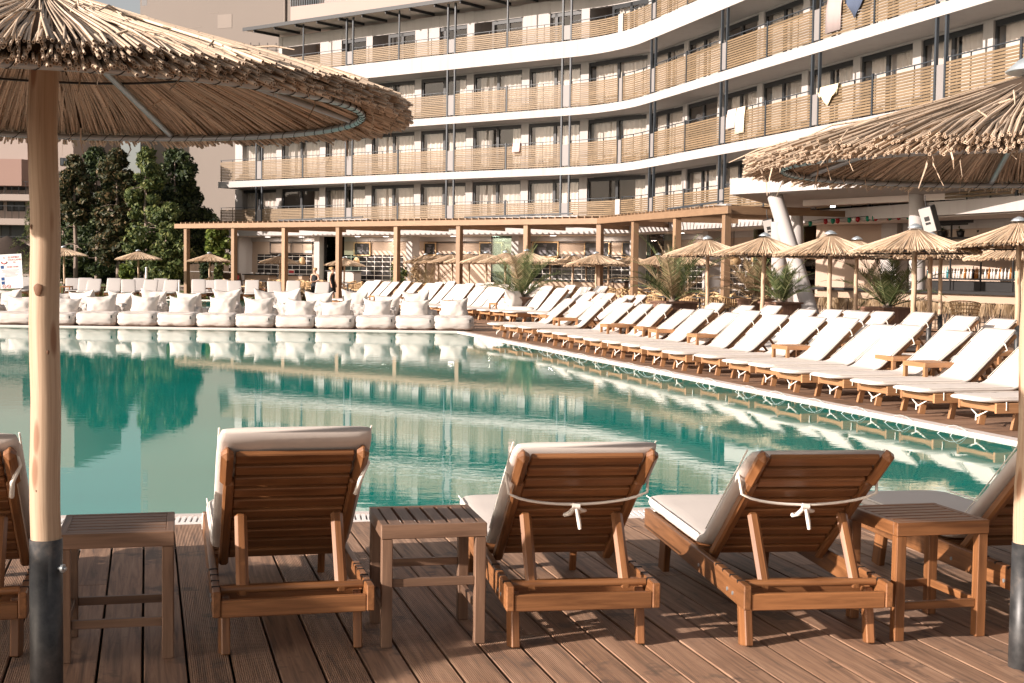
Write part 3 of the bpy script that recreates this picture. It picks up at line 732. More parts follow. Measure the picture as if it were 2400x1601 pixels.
# speakers
def speaker(px, py, d, h, rz, tilt, label):
    r = tag(empty('speaker', P(px, py, d)), label, 'speaker', 'grey loudspeakers hung at the bar'); r.rotation_euler = (R(tilt[0]), R(tilt[1]), rz)
    b = MB(); b.beam((0, 0, -h / 2), (0, 0, h / 2), h * .52, h * .5, (0, 1, 0), bev=.02); setparent(b.build('cabinet', M['blackplastic']), r)
    b = MB(); b.beam((0, -h * .262, -h / 2 + .02), (0, -h * .262, h / 2 - .02), h * .47, .02, (0, 1, 0), bev=.006); setparent(b.build('grille', M['greyplastic']), r)
    b = MB(); b.box((0, -h * .279, .05 * h), h * .20, .012, h * .17, bev=.004); b.box((0, -h * .279, -.13 * h), h * .20, .012, h * .09, bev=.004); setparent(b.build('horn', M['black']), r)
    b = MB(); b.tube([(0, 0, h / 2), (0, .03, h / 2 + .16), (.02, .08, h / 2 + .3)], .014, 6); setparent(b.build('bracket', M['black']), r)
speaker(2179, 514, 37.5, .72, R(-38), (10, -14), 'grey loudspeaker hung tilted on the round column over the umbrella tops')
speaker(1804, 536, 43.5, .62, R(-20), (8, -12), 'smaller grey loudspeaker left of the leaning round column')
# festoon of coloured lamps
r = tag(empty('string_light', P(1930, 512, 45)), 'string of red and green glass lamps under the bar ceiling', 'string lights'); RO = r.location.copy()
pts = [P(1885, 521, 46), P(1925, 514, 45.5), P(1980, 511, 44.5), P(2040, 506, 43.5), P(2120, 502, 42), P(2200, 497, 40.5), P(2290, 487, 39), P(2400, 476, 37.5)]
b = MB(); b.tube([p - RO for p in pts], .010, 5); setparent(b.build('wire', M['black']), r)
bulbs = [(1893, 'g'), (1929, 'r'), (1946, 'g'), (1957, 'r'), (1984, 'g'), (1996, 'c'), (2004, 'r'), (2027, 'g'), (2042, 'g'), (2046, 'r'), (2076, 'r'), (2079, 'g'), (2099, 'r'), (2122, 'g'), (2229, 'g'), (2238, 'r'), (2264, 'g'), (2284, 'r'), (2293, 'r'), (2299, 'g'), (2341, 'g'), (2348, 'r'), (2375, 'g')]
for px, c in bulbs:
    for i in range(len(pts) - 1):
        rx0 = 1200 + pts[i].x / pts[i].y * 3200; rx1 = 1200 + pts[i + 1].x / pts[i + 1].y * 3200
        if rx0 <= px <= rx1 + .1: q = pts[i].lerp(pts[i + 1], (px - rx0) / (rx1 - rx0)); break
    b = MB(); q = q - RO - V((0, 0, .10))
    b.lathe([(.0, .10), (.06, .09), (.075, .02), (.055, -.05), (.0, -.08)], 10, q); setparent(b.build('bulb', M['greenbulb' if c == 'g' else ('redbulb' if c == 'r' else 'clearbulb')]), r)
# floodlight
r = tag(empty('floodlight', P(1953, 482, 45.3)), 'lit floodlight on the ceiling beam of the bar', 'floodlight')
b = MB(); b.box((0, 0, 0), .22, .10, .16, R(-25), bev=.02); setparent(b.build('housing', M['darkmetal']), r)
b = MB(); b.box((-.03, -.06, -.01), .16, .02, .11, R(-25)); setparent(b.build('lamp', M['lampglow']), r)

# ================================================================== buildings behind
gb = tag(empty('grey_tower_block', (-20, 108, 0)), 'tall blank grey rendered block rising behind the hotel and trees', 'building')
def gbp(b, name, m): o = b.build(name, m); setparent(o, gb); o.location = (20, -108, 0); return o
g0 = P(312, 300, 104).x; g1 = P(680, 300, 100).x
b = MB(); b.prism([(g0, 106), (g1, 100), (g1 + 9, 122), (g0 + 9, 128)], 0, 34); gbp(b, 'wall', M['greywall'])
wa = math.atan2(-6, g1 - g0)
def onwall(px, py):
    y = 103.0
    for _ in range(8): x = P(px, py, y).x; y = 106 - 6 * (x - g0) / (g1 - g0)
    q = P(px, py, y); return q
b = MB(); b.box(onwall(527, 50) + V((0, -.004, 0)), 1.3, .04, 1.0, wa); gbp(b, 'repair_patch', M['patch'])
for k in range(9): b = MB(); b.box(V((g0 + .42, 105.9, 15.2 + k * 2.2)), .5, .2, 1.1, wa); gbp(b, 'recess_shade', M['black'])  # black slabs stand for the shade inside balcony recesses
for px, py, w_, h_ in ((590, 72, 1.6, .10), (455, 64, 1.3, .04), (500, 30, .9, .03)):
    b = MB(); b.box(onwall(px, py) + V((0, -.004, 0)), w_, .03, h_, wa); gbp(b, 'plaster_scar', M['patch'])
b = MB(); q = onwall(668, 60); b.tube([(q.x, q.y - .12, 4), (q.x, q.y - .12, 33)], .07, 8); gbp(b, 'drain_pipe', M['patch'])
tb = tag(empty('terrace_house', (-8, 100, 0)), 'pale pink building with railed roof terraces behind the top balconies', 'building')
def tbp(b, name, m): o = b.build(name, m); setparent(o, tb); o.location = (8, -100, 0); return o
h0 = P(681, 10, 98); h1 = P(1240, 50, 88)
b = MB(); b.prism([(h0.x, h0.y), (h1.x, h1.y), (h1.x + 3, h1.y + 18), (h0.x + 3, h0.y + 18)], 0, P(681, 16, 98).z); tbp(b, 'wall', M['pinkwall'])
b = MB(); zt = P(681, 16, 98).z; dd = V((h1.x - h0.x, h1.y - h0.y, 0)); Lh = dd.length; dd /= Lh; nn_ = V((dd.y, -dd.x, 0))
for k in range(int(Lh / .16)): b.beam(V((h0.x, h0.y, zt)) + dd * k * .16, V((h0.x, h0.y, zt + 1.0)) + dd * k * .16, .03, .03)
b.beam(V((h0.x, h0.y, zt + 1.0)), V((h1.x, h1.y, zt + 1.0)), .06, .06); tbp(b, 'roof_railing', M['galv'])
b = MB(); b.prism([(h0.x + 1.5, h0.y + 3.5), (h1.x, h1.y + 3), (h1.x + 3, h1.y + 16), (h0.x + 4, h0.y + 18)], zt, zt + 3.2); tbp(b, 'upper_storey', M['pinkwall'])
b = MB()
for k in range(5):
    q = V((h0.x, h0.y, zt + 1.4)) + dd * (6 + k * 3.2) - nn_ * 2.9; b.box(q + V((0, -.35, 0)), 1.6, .1, 1.8, math.atan2(dd.y, dd.x))
tbp(b, 'upper_window', M['steel'])
for (x0, x1, y0, y1) in ((681, 709, 58, 80), (737, 808, 46, 70), (820, 872, 52, 72)):
    b = MB(); a = P(x0, y1, 96); c = P(x1, y0, 95); f = (a.x - h0.x) / dd.x; q = V((h0.x, h0.y, 0)) + dd * (f + (c.x - a.x) / 2) + nn_ * .02
    b.box((q.x, q.y, (a.z + c.z) / 2 * 1.0), c.x - a.x, .1, c.z - a.z, math.atan2(dd.y, dd.x)); tbp(b, 'window', M['darkmetal'])
# stair tower with railings at the hotel's left end
b = MB(); q = P(590, 100, 88)
r = tag(empty('fire_stair', (q.x, q.y, 0)), 'dark railed rooftop stair beside the left end of the hotel', 'stairs')
for k in range(5):
    b.beam((-.6, 0, q.z - 1.3 + k * .28), (3.2, 0, q.z - 1.3 + k * .28), .04, .03)
for k in range(8): b.beam((-.6 + k * .54, 0, q.z - 1.6), (-.6 + k * .54, 0, q.z + .0), .04, .04)
setparent(b.build('railing', M['darkmetal']), r)
b = MB(); b.box((1.2, .6, q.z - 1.7), 4.2, 1.4, .18); b.box((1.2, .9, (q.z - 1.7) / 2), 3.6, .5, q.z - 1.7); setparent(b.build('landing', M['greywall']), r)
b = MB(); b.beam((1.9, -.02, q.z - 1.8), (1.9, -.02, q.z + .35), .12, .12); setparent(b.build('newel', M['brownpink']), r)
# pale hotel at the far left, behind the trees
ph = tag(empty('pale_pink_hotel', (-36, 100, 0)), 'pale pink hotel with rounded balconies behind the spruce', 'building')
def php(b, name, m, parent=None):
    o = b.build(name, m); setparent(o, parent or ph)
    if not parent: o.location = (36, -100, 0)
    return o
xl, xr = -48, P(172, 400, 100).x
b = MB(); b.prism([(xl, 100), (xr, 100), (xr, 112), (xl, 112)], 0, 13.6); php(b, 'wall', M['pinkwall'])
zs = [P(40, y, 98).z for y in (584, 512, 455, 402)]
for k, z in enumerate(zs):
    b = MB(); b.prism([(xl, 98.2), (P(75 if k < 3 else 48, 400, 98).x, 98.2), (P(80 if k < 3 else 58, 400, 98).x, 99.0), (P(80 if k < 3 else 58, 400, 98).x, 100.1), (xl, 100.1)], z - (.45 if k < 3 else 1.0), z + (.0 if k < 3 else .9)); php(b, 'balcony', M['pinkwall'] if k < 3 else M['brownpink'])
    if k < 3:
        b = MB()
        for q in range(26): x = xl + 2 + q * .5; b.beam((x, 98.3, z), (x, 98.3, z + .9), .03, .03)
        b.beam((xl, 98.3, z + .9), (P(75, 400, 98).x, 98.3, z + .9), .05, .05); php(b, 'balcony_railing', M['darkmetal'])
for (x0, x1, y0, y1) in ((16, 58, 405, 445), (16, 58, 457, 495), (-6, 6, 455, 493), (-20, 6, 405, 445), (0, 60, 525, 560), (78, 120, 405, 445), (78, 120, 457, 495), (140, 165, 370, 388)):
    a = P(x0, y1, 99.9); c = P(x1, y0, 99.9)
    b = MB(); zc_ = (a.z + c.z) / 2; w_ = c.x - a.x; h_ = c.z - a.z
    b.box(((a.x + c.x) / 2, 99.96, zc_), w_, .06, h_); f = php(b, 'window', M['black'])
    b = MB(); b.box(((a.x + c.x) / 2 + w_ * .2, 99.92, zc_), w_ * .5, .02, h_ * .84); b.box(((a.x + c.x) / 2 - w_ * .28, 99.92, zc_), w_ * .28, .02, h_ * .84); php(b, 'curtain', M['steel'], f)

# ================================================================== trees
def leafcloud(b, c, rad, n, sz, r, up=.3, flat=1.0):
    for k in range(n):
        while True:
            d = V((r.uniform(-1, 1), r.uniform(-1, 1), r.uniform(-1, 1)))
            if .2 < d.length < 1: break
        d = d * (1 / d.length) * (d.length ** .5)
        p = c + V((d.x * rad[0], d.y * rad[1], d.z * rad[2]))
        nrm_ = (d + V((r.uniform(-1, 1), r.uniform(-1, 1), r.uniform(-1, 1) + up)) * .9).normalized()
        t = nrm_.cross(V((r.uniform(-1, 1), r.uniform(-1, 1), r.uniform(-1, 1)))).normalized(); u = nrm_.cross(t); s = sz * r.uniform(.6, 1.3)
        b.add([p - t * s, p - u * s * .45 * flat, p + t * s, p + u * s * .45 * flat], [(0, 1, 2, 3)])
def tree(px, ytop, ybase_crown, d, wpx, leaf, label, seed, trunk=True, n=5200, lz=.15, taper=.75, lean=0):
    r = random.Random(seed); top = P(px, ytop, d); bot = P(px, ybase_crown, d); base = P(px, 650, d); base.z = -.1
    root = tag(empty('conifer_tree', (base.x, base.y, 0)), label, 'tree', 'conifers between the lawn and the grey block'); o = V((base.x, base.y, 0))
    H = top.z - bot.z; W = wpx * d / FPX / 2
    b = MB(); ncl = 64
    for k in range(ncl):
        f = (k + r.random()) / ncl; z = bot.z + H * f
        prof = (1 - f) ** taper * (1.0 if f > .18 else (.55 + f * 2.5)); a = r.uniform(0, 6.28); rr = W * prof * r.uniform(.35, 1.0)
        c = V((lean * f + math.cos(a) * rr, math.sin(a) * rr, z)); s = W * r.uniform(.20, .38) * (.55 + .6 * prof)
        leafcloud(b, c, (s * 1.15, s * 1.15, s * .72), int(n / ncl), lz, r)
    setparent(b.build('crown', leaf), root)
    if trunk:
        b = MB(); b.tube([(0, 0, -.2), (.06, 0, top.z * .3), (-.03 + lean * .4, 0, top.z * .6), (lean * .9, 0, top.z * .93)], [.15, .12, .09, .03], 8)
        for k in range(22):
            z = top.z * r.uniform(.18, .8); a = r.uniform(0, 6.28); L = W * r.uniform(.5, .95); b.tube([(0, 0, z), (math.cos(a) * L * .5, math.sin(a) * L * .5, z + .02), (math.cos(a) * L, math.sin(a) * L, z - .12)], [.03, .02, .008], 4)
        setparent(b.build('trunk', M['bark']), root)
tree(176, 366, 520, 79, 96, M['leaf_rust'], 'tall rusty tipped conifer with a long bare trunk beside the pole', 1, n=6500, taper=.5)
tree(226, 350, 640, 83, 150, M['leaf_dark'], 'dark conifer behind the thin bare trunked one', 2, n=9500, taper=.42)
tree(276, 353, 610, 79, 126, M['leaf_rust'], 'rusty topped conifer standing behind the second lawn umbrella', 3, n=9500, taper=.42)
tree(342, 349, 630, 78, 124, M['leaf_mid'], 'sunlit olive green conifer, brightest of the tree group', 4, n=11000, taper=.45)
tree(410, 351, 640, 82, 150, M['leaf_dark'], 'broad dark spreading tree nearest the grey wall', 5, n=12000, taper=.35)
tree(446, 420, 650, 84, 120, M['leaf_dark'], 'low dark tree behind the first pergola post', 6, n=8000, taper=.4)
tree(392, 480, 652, 77, 116, M['leaf_mid'], 'low bushy green conifer in front of the dark spreading tree', 7, n=8500, taper=.4)
tree(150, 440, 650, 86, 140, M['leaf_dark'], 'dark low conifer mostly hidden behind the pole and thin trunk', 8, n=8000, taper=.4)
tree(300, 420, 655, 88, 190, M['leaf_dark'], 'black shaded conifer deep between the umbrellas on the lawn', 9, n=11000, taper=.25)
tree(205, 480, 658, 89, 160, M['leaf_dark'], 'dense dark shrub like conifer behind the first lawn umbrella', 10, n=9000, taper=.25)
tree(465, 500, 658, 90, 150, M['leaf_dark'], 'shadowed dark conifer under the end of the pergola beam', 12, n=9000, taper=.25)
# drooping spruce at the far left
root = tag(empty('spruce_tree', (P(84, 640, 74).x, 74, 0)), 'drooping pale green spruce beside the pale pink hotel', 'tree'); r = random.Random(21)
b = MB(); b.tube([(0, 0, -.2), (0, 0, 5.9)], [.16, .03], 8); setparent(b.build('trunk', M['bark']), root)
b = MB()
for k in range(90):
    f = k / 90; z = .9 + 5.0 * f; L = (1.75 * (1 - f) + .12) * r.uniform(.7, 1.1); a = r.uniform(0, 6.28)
    for q in range(44):
        g = r.random() ** .7; p = V((math.cos(a) * L * g, math.sin(a) * L * g, z + .12 * g - .45 * g * g - r.random() * .18)); t = V((math.cos(a + r.uniform(-1, 1)), math.sin(a + r.uniform(-1, 1)), -.5)).normalized(); u = t.cross(V((0, 0, 1))).normalized(); s = r.uniform(.07, .15)
        b.add([p, p + u * s * .3 + t * s * .5, p + t * s, p - u * s * .3 + t * s * .5], [(0, 1, 2, 3)])
setparent(b.build('crown', M['leaf_mid']), root)
# bright leafy tree by the pergola end
def broadleaf(name, px, py, d, h, w_, leaf, label, n, seed, lz=.14, cat='shrub', group=None):
    r = random.Random(seed); q = P(px, py, d); root = tag(empty(name, (q.x, q.y, 0)), label, cat, group); b = MB()
    for k in range(22): leafcloud(b, V((r.uniform(-.7, .7) * w_ / 2, r.uniform(-.5, .5) * w_ / 2, q.z + r.uniform(-.42, .42) * h)), (w_ * .2, w_ * .2, h * .16), n // 22, lz, r, .8, 1.4)
    setparent(b.build('crown', leaf), root)
    b = MB(); b.tube([(0, 0, -.1), (.05, 0, q.z * .5), (0, 0, q.z)], [.06, .05, .02], 6); setparent(b.build('trunk', M['bark']), root); return root
broadleaf('leafy_tree', 514, 572, 73, 1.9, 1.35, M['leaf_bright'], 'bright leafy young tree under the end of the pergola roof', 1500, 31, cat='tree')
broadleaf('leafy_shrub', 298, 640, 73, .9, .8, M['leaf_bright'], 'small bright shrub behind the loungers near the second lawn umbrella', 500, 32, .1)
broadleaf('leafy_shrub', 480, 640, 72.5, 1.6, .6, M['leaf_dark'], 'dark climbing shrub against the reed fence', 600, 33, .1)
broadleaf('leafy_shrub', 512, 640, 72.5, 1.0, .5, M['leaf_mid'], 'green shrub by the propped reed panels', 400, 34, .1)
broadleaf('twiggy_shrub', 710, 688, 62, .55, 1.0, M['palmdry'], 'dry brown twiggy shrub on the lawn edge near the waitress', 700, 35, .05)
broadleaf('leafy_shrub', 742, 697, 61, .3, 1.0, M['leaf_bright'], 'low green shrub at the feet of the waitress', 500, 36, .05)
# reed fence and propped reed panels
q = P(487, 640, 74.5); f = tag(empty('reed_fence', (q.x, q.y, 0)), 'woven reed fence behind the third lawn umbrella', 'fence'); b = MB()
for k in range(110): x = -1.15 + k * .021; b.beam((x, rng.uniform(-.01, .01), 0), (x, 0, 1.55 + rng.uniform(-.05, .05)), .018, .018)
setparent(b.build('reed_panel', M['fence']), f); b = MB(); b.beam((-1.15, -.02, 1.15), (1.15, -.02, 1.15), .03, .04); setparent(b.build('rail', M['plaster']), f)
for i, (px, a) in enumerate(((520, 24), (551, -14))):
    q = P(px, 655, 73); o = MB()
    for k in range(34): x = -.45 + k * .027; o.beam((x, 0, 0), (x + math.tan(R(a)) * .8, .25, 1.0), .024, .024)
    o = o.build('leaning_reed_mat', M['fence']); o.location = (q.x, q.y, .1); tag(o, ['brown reed panel leaning before the reed fence', 'brown reed panel leaning on the hotel corner'][i], 'reed panel')
# dark thatched hut roof and banner at the far left
q = P(18, 600, 76); hut = tag(empty('thatched_hut', (q.x, q.y, 0)), 'dark thatched hut behind the white notice banner', 'hut'); b = MB()
b.lathe([(2.15, 1.85), (1.4, 2.3), (.6, 2.75), (.02, 2.98)], 18, jit=.05); setparent(b.build('roof', M['thatchdark']), hut); b = MB()
for k in range(8): a = k * .785; b.beam((1.7 * math.cos(a), 1.7 * math.sin(a), 0), (1.7 * math.cos(a), 1.7 * math.sin(a), 2), .12, .12)
setparent(b.build('post', M['black']), hut)
bn = tag(empty('notice_banner', P(28, 674, 60.5)), 'white printed notice banner with red heading standing on the lawn', 'banner'); bn.rotation_euler = (R(-4), R(-4), R(6)); b = MB()
b.box((0, 0, .72), .98, .02, 1.52); setparent(b.build('panel', M['white']), bn)
b = MB(); b.beam((-.4, .03, 0), (-.4, .5, -.1), .03, .03); b.beam((.4, .03, 0), (.4, .5, -.1), .03, .03); b.beam((-.45, .02, 0), (-.45, .02, 1.45), .02, .02); setparent(b.build('stand', M['steel']), bn)
def text(body, size, x, z, m, parent, y=-.016, name='lettering', align='CENTER'):
    cu = bpy.data.curves.new('txt', 'FONT'); cu.body = body; cu.size = size; cu.align_x = align; cu.extrude = .001
    t = bpy.data.objects.new('txt', cu); col.objects.link(t); dg = bpy.context.evaluated_depsgraph_get(); me = bpy.data.meshes.new_from_object(t.evaluated_get(dg)); bpy.data.objects.remove(t)
    me.materials.clear(); me.materials.append(m); o = bpy.data.objects.new(name, me); col.objects.link(o); setparent(o, parent); o.location = (x, y, z); o.rotation_euler = (R(90), 0, 0); return o
text('ELWMRIT', .12, .15, 1.30, M['red'], bn); text('ITSUCLAMB', .11, .17, 1.19, M['red'], bn); text('ER', .10, .17, 1.08, M['red'], bn); text('07:00-18:00', .105, .08, .88, M['red'], bn)
b = MB()
for k in range(6): z = .78 - k * .055; x0, x1 = [(-.38, .36), (-.36, .30), (-.40, .38), (-.25, .2), (-.3, .3), (-.28, .26)][k]; b.box(((x0 + x1) / 2, -.013, z), x1 - x0, .004, .02)
setparent(b.build('small_print', M['greyink']), bn)
b = MB()
for z in (.92, .40, .22): b.box((-.36, -.013, z), .14, .004, .14)
setparent(b.build('pictogram', M['blueink']), bn)
b = MB()
for x in (-.32, -.12): b.tube([(x + .07 * math.cos(a), -.014, .06 + .07 * math.sin(a)) for a in [k * .524 for k in range(12)]], .010, 5, closed=True); b.beam((x - .05, -.014, .11), (x + .05, -.014, .01), .012, .012)
b.tube([(-.40, -.014, 1.16), (-.36, -.014, 1.09), (-.28, -.014, 1.06), (-.19, -.014, 1.09), (-.15, -.014, 1.16)], .022, 5); b.tube([(-.30, -.014, 1.33), (-.24, -.014, 1.33)], .02, 5)
setparent(b.build('emblem', M['red']), bn)
for i, (px, py) in enumerate(((420, 686), (343, 656))):
    b = MB(); q = P(px, py, 66); b.tube([(0, 0, -.1), (0, 0, .55)], .05, 10); b.lathe([(.0, .62), (.055, .6), (.055, .55)], 10); o = b.build('bollard_light', M['bollard']); o.location = (q.x, q.y, max(-.03, q.z)); tag(o, ['white bollard light on the lawn beside the first pergola post', 'white bollard light before the trees near the second lawn umbrella'][i], 'bollard light')
# ================================================================== sun loungers
def mattress_mesh(path, wd, th, r):
    """padded cushion swept along a side profile (y, z); normal side is the top"""
    b = MB(); n = 20; ring = []
    for j in range(n):
        a = 2 * math.pi * j / n; ca, sa = math.cos(a), math.sin(a)
        ring.append((math.copysign(abs(ca) ** .35, ca) * wd / 2, math.copysign(abs(sa) ** .6, sa) * th / 2))
    # resample
    pts = [V((0, *p)) for p in path]; dense = []
    for i in range(len(pts) - 1):
        k = max(1, int((pts[i + 1] - pts[i]).length / .06))
        for q in range(k): dense.append(pts[i].lerp(pts[i + 1], q / k))
    dense.append(pts[-1])
    for _ in range(4): dense = [dense[0]] + [(dense[i - 1] + dense[i] * 2 + dense[i + 1]) / 4 for i in range(1, len(dense) - 1)] + [dense[-1]]
    k = len(dense); vs = []
    for i, p in enumerate(dense):
        t = (dense[min(i + 1, k - 1)] - dense[max(i - 1, 0)]).normalized(); u = V((1, 0, 0)).cross(t)
        e = min(i, k - 1 - i); sc = [.55, .86, .96][e] if e < 3 else 1; sx = ([.955, .985, .995][e] if e < 3 else 1) if i < k / 2 else ([.74, .89, .96, .985, .995][e] if e < 5 else 1)
        for x, z in ring:
            w_ = 1 + .10 * pnoise((x * 4, i * .35, r)) ; vs.append(p + V((x * sx, 0, 0)) + u * (z * sc * w_ + th / 2 + .004 * pnoise((x * 9, i * .8, r + 3))))
    fs = [(i * n + j, i * n + (j + 1) % n, (i + 1) * n + (j + 1) % n, (i + 1) * n + j) for i in range(k - 1) for j in range(n)]
    fs += [tuple(range(n))[::-1], tuple((k - 1) * n + j for j in range(n))]
    b.add(vs, fs, sm=True); return b
HINGE = .71; BL = .94; ZR = .29
def make_lounger(ang, wood_m, tie, label, cat_group, lod=1, back_extra=.04, cloth='cloth', foot_tie=True, mattress=True, BL=BL):
    root = empty('sun_lounger'); tag(root, label, 'sun lounger', cat_group)
    W = .62; a = R(ang); bev = .004 if lod else 0
    bd = V((0, -math.cos(a), math.sin(a))); bn_ = V((0, math.sin(a), math.cos(a)))     # up along the back, and the cushion side
    h = V((0, HINGE, ZR - .02))
    fr = MB()
    rails = []
    for s in (-1, 1):
        b = MB(); x = s * (W / 2)
        b.beam((x, 0, .235), (x, 1.84, .235), .032, .105, bev=bev)
        if lod:
            for k in range(4): b.tube([(x - .0168, .10 + k * .11, .2835), (x + .0168, .10 + k * .11, .2835)], .0075, 8, m=1)
            for y in (.16, .24, HINGE): b.tube([(x + s * .014, y, .22), (x + s * .020, y, .22)], .009, 8, m=2)
        rails.append(b)
    e = MB(); es = []; cb = lambda y, z, w_, h_: (e.beam((-W / 2 + .017, y, z), (W / 2 - .017, y, z), w_, h_, bev=bev), es.append(MB()), es[-1].beam((-W / 2 + .017, y, z), (W / 2 - .017, y, z), w_, h_, bev=bev)); cb(.02, .215, .03, .07); cb(.26, .225, .03, .06); cb(1.60, .20, .03, .05); cb(1.82, .235, .03, .07)
    st = MB()
    for k in range(10): st.beam((-W / 2 + .017, HINGE + .10 + k * .1, .272), (W / 2 - .017, HINGE + .10 + k * .1, .272), .075, .018)
    bk = MB()
    for s in (-1, 1):
        x = s * (W / 2 - .052); p0 = h - bd * .02; p1 = h + bd * (BL + .02)
        bk.beam(V((x, 0, 0)) + p0, V((x, 0, 0)) + p1 - bd * .23, .042, .05, bn_, bev=.010 if lod else 0)
        bk.beam(V((x + s * .012, 0, 0)) + p1 - bd * .25, V((x + s * .012, 0, 0)) + p1, .05, .062, bn_, bev=.022 if lod else 0)
    for k in range(10):
        c = h + bd * (.05 + k * (BL - .10) / 9 + .01) + bn_ * .005
        bk.beam(c - V((W / 2 - .074, 0, 0)), c + V((W / 2 - .074, 0, 0)), .066, .024, bn_, bev=.005 if lod else 0)
    pr = []
    pz = .27; py = .115
    for s in (-1, 1):
        b = MB(); q = h + bd * (BL * .52) - bn_ * .03; x = s * (W / 2 - .108)
        b.beam(V((x, q.y, q.z)), V((x, py - .01, pz - .025)), .030, .052, (1, 0, 0), bev=.014 if lod else 0); pr.append(b)
    pb_ = MB(); pb_.tube([(-W / 2 + .02, py, pz), (W / 2 - .02, py, pz)], .0165, 10)
    lg = []
    for s in (-1, 1):
        for y, t in ((.17, -.045), (1.54, .05)):
            b = MB(); x = s * (W / 2 - .035); b.beam((x, y, .235), (x, y + t, 0), .055 if not lod else .036, .078, (s * .15, 1, 0), bev=bev); lg.append(b)
    if lod:
        for b in rails: setparent(b.build('side_rail', [wood_m, M['black'], M['galv']]), root)
        [setparent(x.build('crossbar', wood_m), root) for x in es]; setparent(st.build('seat_slats', wood_m), root); setparent(bk.build('backrest', wood_m), root)
        for b in pr: setparent(b.build('prop', wood_m), root)
        setparent(pb_.build('prop_bar', wood_m), root)
    else:
        for b in rails + [e]:
            off = len(fr.v); fr.v += b.v; fr.lc += b.lc; fr.rn += b.rn; fr.f += [[i + off for i in f] for f in b.f]; fr.m += b.m; fr.sm += b.sm
        setparent(fr.build('frame', wood_m), root)
        for b in pr + [pb_]:
            off = len(bk.v); bk.v += b.v; bk.lc += b.lc; bk.rn += b.rn; bk.f += [[i + off for i in f] for f in b.f]; bk.m += b.m; bk.sm += b.sm
        setparent(bk.build('backrest', wood_m), root)
    for b in lg: setparent(b.build('leg', wood_m), root)
    if mattress:
        top = h + bd * (BL + back_extra) + bn_ * .022
        j = V((0, HINGE + .03, .288))
        b = mattress_mesh([(top.y, top.z), (j.y, j.z), (2.0, .288)], W + .0, .060, ang)
        setparent(b.build('mattress', M[cloth]), root)
        if lod:
            sm_ = MB()
            for s in (-1, 1):
                sm_.tube([(s * (W / 2 - .008), j.y + .08 + k * (1.9 - j.y) / 14, .352 - .006) for k in range(14)], .004, 4)
                sm_.tube([V((s * (W / 2 - .008), 0, 0)) + j.lerp(top, .12 + .86 * k / 10) + bn_ * .058 for k in range(11)], .004, 4)
            setparent(sm_.build('piping', M['cord']), KIDS[root.name][-1] and bpy.data.objects[KIDS[root.name][-1].name])
    t = MB()
    if tie == 'bow':
        q = h + bd * (BL * .66); w2 = W / 2 - .01; o = -bn_ * .05
        pts = []
        for k in range(15):
            u = k / 14 * 2 - 1; pts.append(V((u * w2, 0, 0)) + q + bd * (.075 * (u * u) - .02) + o * (1 - abs(u) ** 8 * .3))
        pts = [V((-w2 - .01, 0, 0)) + q + bd * .09 + bn_ * .05] + pts + [V((w2 + .01, 0, 0)) + q + bd * .09 + bn_ * .05]
        t.tube(pts, .0065, 6); c = pts[8] - bn_ * .008
        t.tube([c, c + V((-.02, 0, 0)) - bd * .05 - bn_ * .01, c + V((-.035, 0, 0)) - bd * .085], [.008, .012, .010], 6); t.tube([c, c + V((.025, 0, 0)) - bd * .02 - bn_ * .01, c + V((.048, 0, 0)) - bd * .045, c + V((.03, 0, 0)) - bd * .06, c + V((.004, 0, 0)) - bd * .015], .008, 6)
        t.tube([c + V((-.016, 0, .002)), c + V((.016, 0, -.002))], .014, 6); t.tube([c, c + V((.012, -.005, -.06)), c + V((.018, -.005, -.10))], [.007, .010, .008], 5)
    elif tie == 'side':
        q = h + bd * (BL * .9); x = W / 2 - .03
        t.tube([V((x, 0, 0)) + q + bn_ * .06, V((x + .02, 0, 0)) + q - bn_ * .0, V((x - .01, 0, 0)) + q - bn_ * .05 - bd * .05, V((x - .02, 0, 0)) + q - bn_ * .06 - bd * .15], .010, 6)
    elif tie == 'strap':
        q = h + bd * (BL * .78)
        for s in (-1, 1): t = MB() if s < 0 else (setparent(t.build('tie', M['cord']), root), MB())[1]; t.tube([V((s * (W / 2 - .02), 0, 0)) + q + bn_ * .09, V((s * (W / 2 + .006), 0, 0)) + q + bn_ * .05, V((s * (W / 2 + .004), 0, 0)) + q - bn_ * .03 - bd * .02, V((s * (W / 2 - .06), 0, 0)) + q - bn_ * .035 - bd * .06], .009, 5)
    if t.v: setparent(t.build('tie', M['cord']), root)
    t = MB()
    if foot_tie:
        for s in (-1, 1): t.tube([(s * (W / 2 + .014), 1.72, .30), (s * (W / 2 + .02), 1.72, .22), (s * .15, 1.78, .19 - .02 * s), (0, 1.82, .13)], .007, 5)
        t.tube([(-.03, 1.82, .14), (0, 1.83, .125), (.03, 1.82, .14), (.02, 1.83, .08)], .010, 5)
    if t.v: setparent(t.build('tie', M['cord']), root)
    return root
def place(o, p, hd_):               # origin under the head end, hd_ = heading of the foot, degrees left of +y
    o.location = (p[0], p[1], p[2] if len(p) > 2 else 0); o.rotation_euler = (0, 0, R(hd_)); return o
GF = 'sun loungers in the near row on the ribbed deck'
def at2(px, py, z): q = G(px, py, z); return V((q.x, q.y, 0))
L2 = make_lounger(38, M['teak'], 'side', 'shaded lounger with thick cushion visible over its slatted back, between two side tables', GF, back_extra=.085)
L3 = make_lounger(37, M['teak'], 'bow', 'lounger with bow tied cord sagging over its slatted back, beside the table with lengthwise slats', GF, foot_tie=False, back_extra=-.01)
L4 = make_lounger(37, M['teak'], 'bow', 'sunlit lounger turned most sideways, low bow on its back, next to the sunny table', GF, foot_tie=False, back_extra=-.07)
L1 = make_lounger(38, M['teak'], 'side', 'lounger cut off by the photo edge behind the light wooden pole', GF)
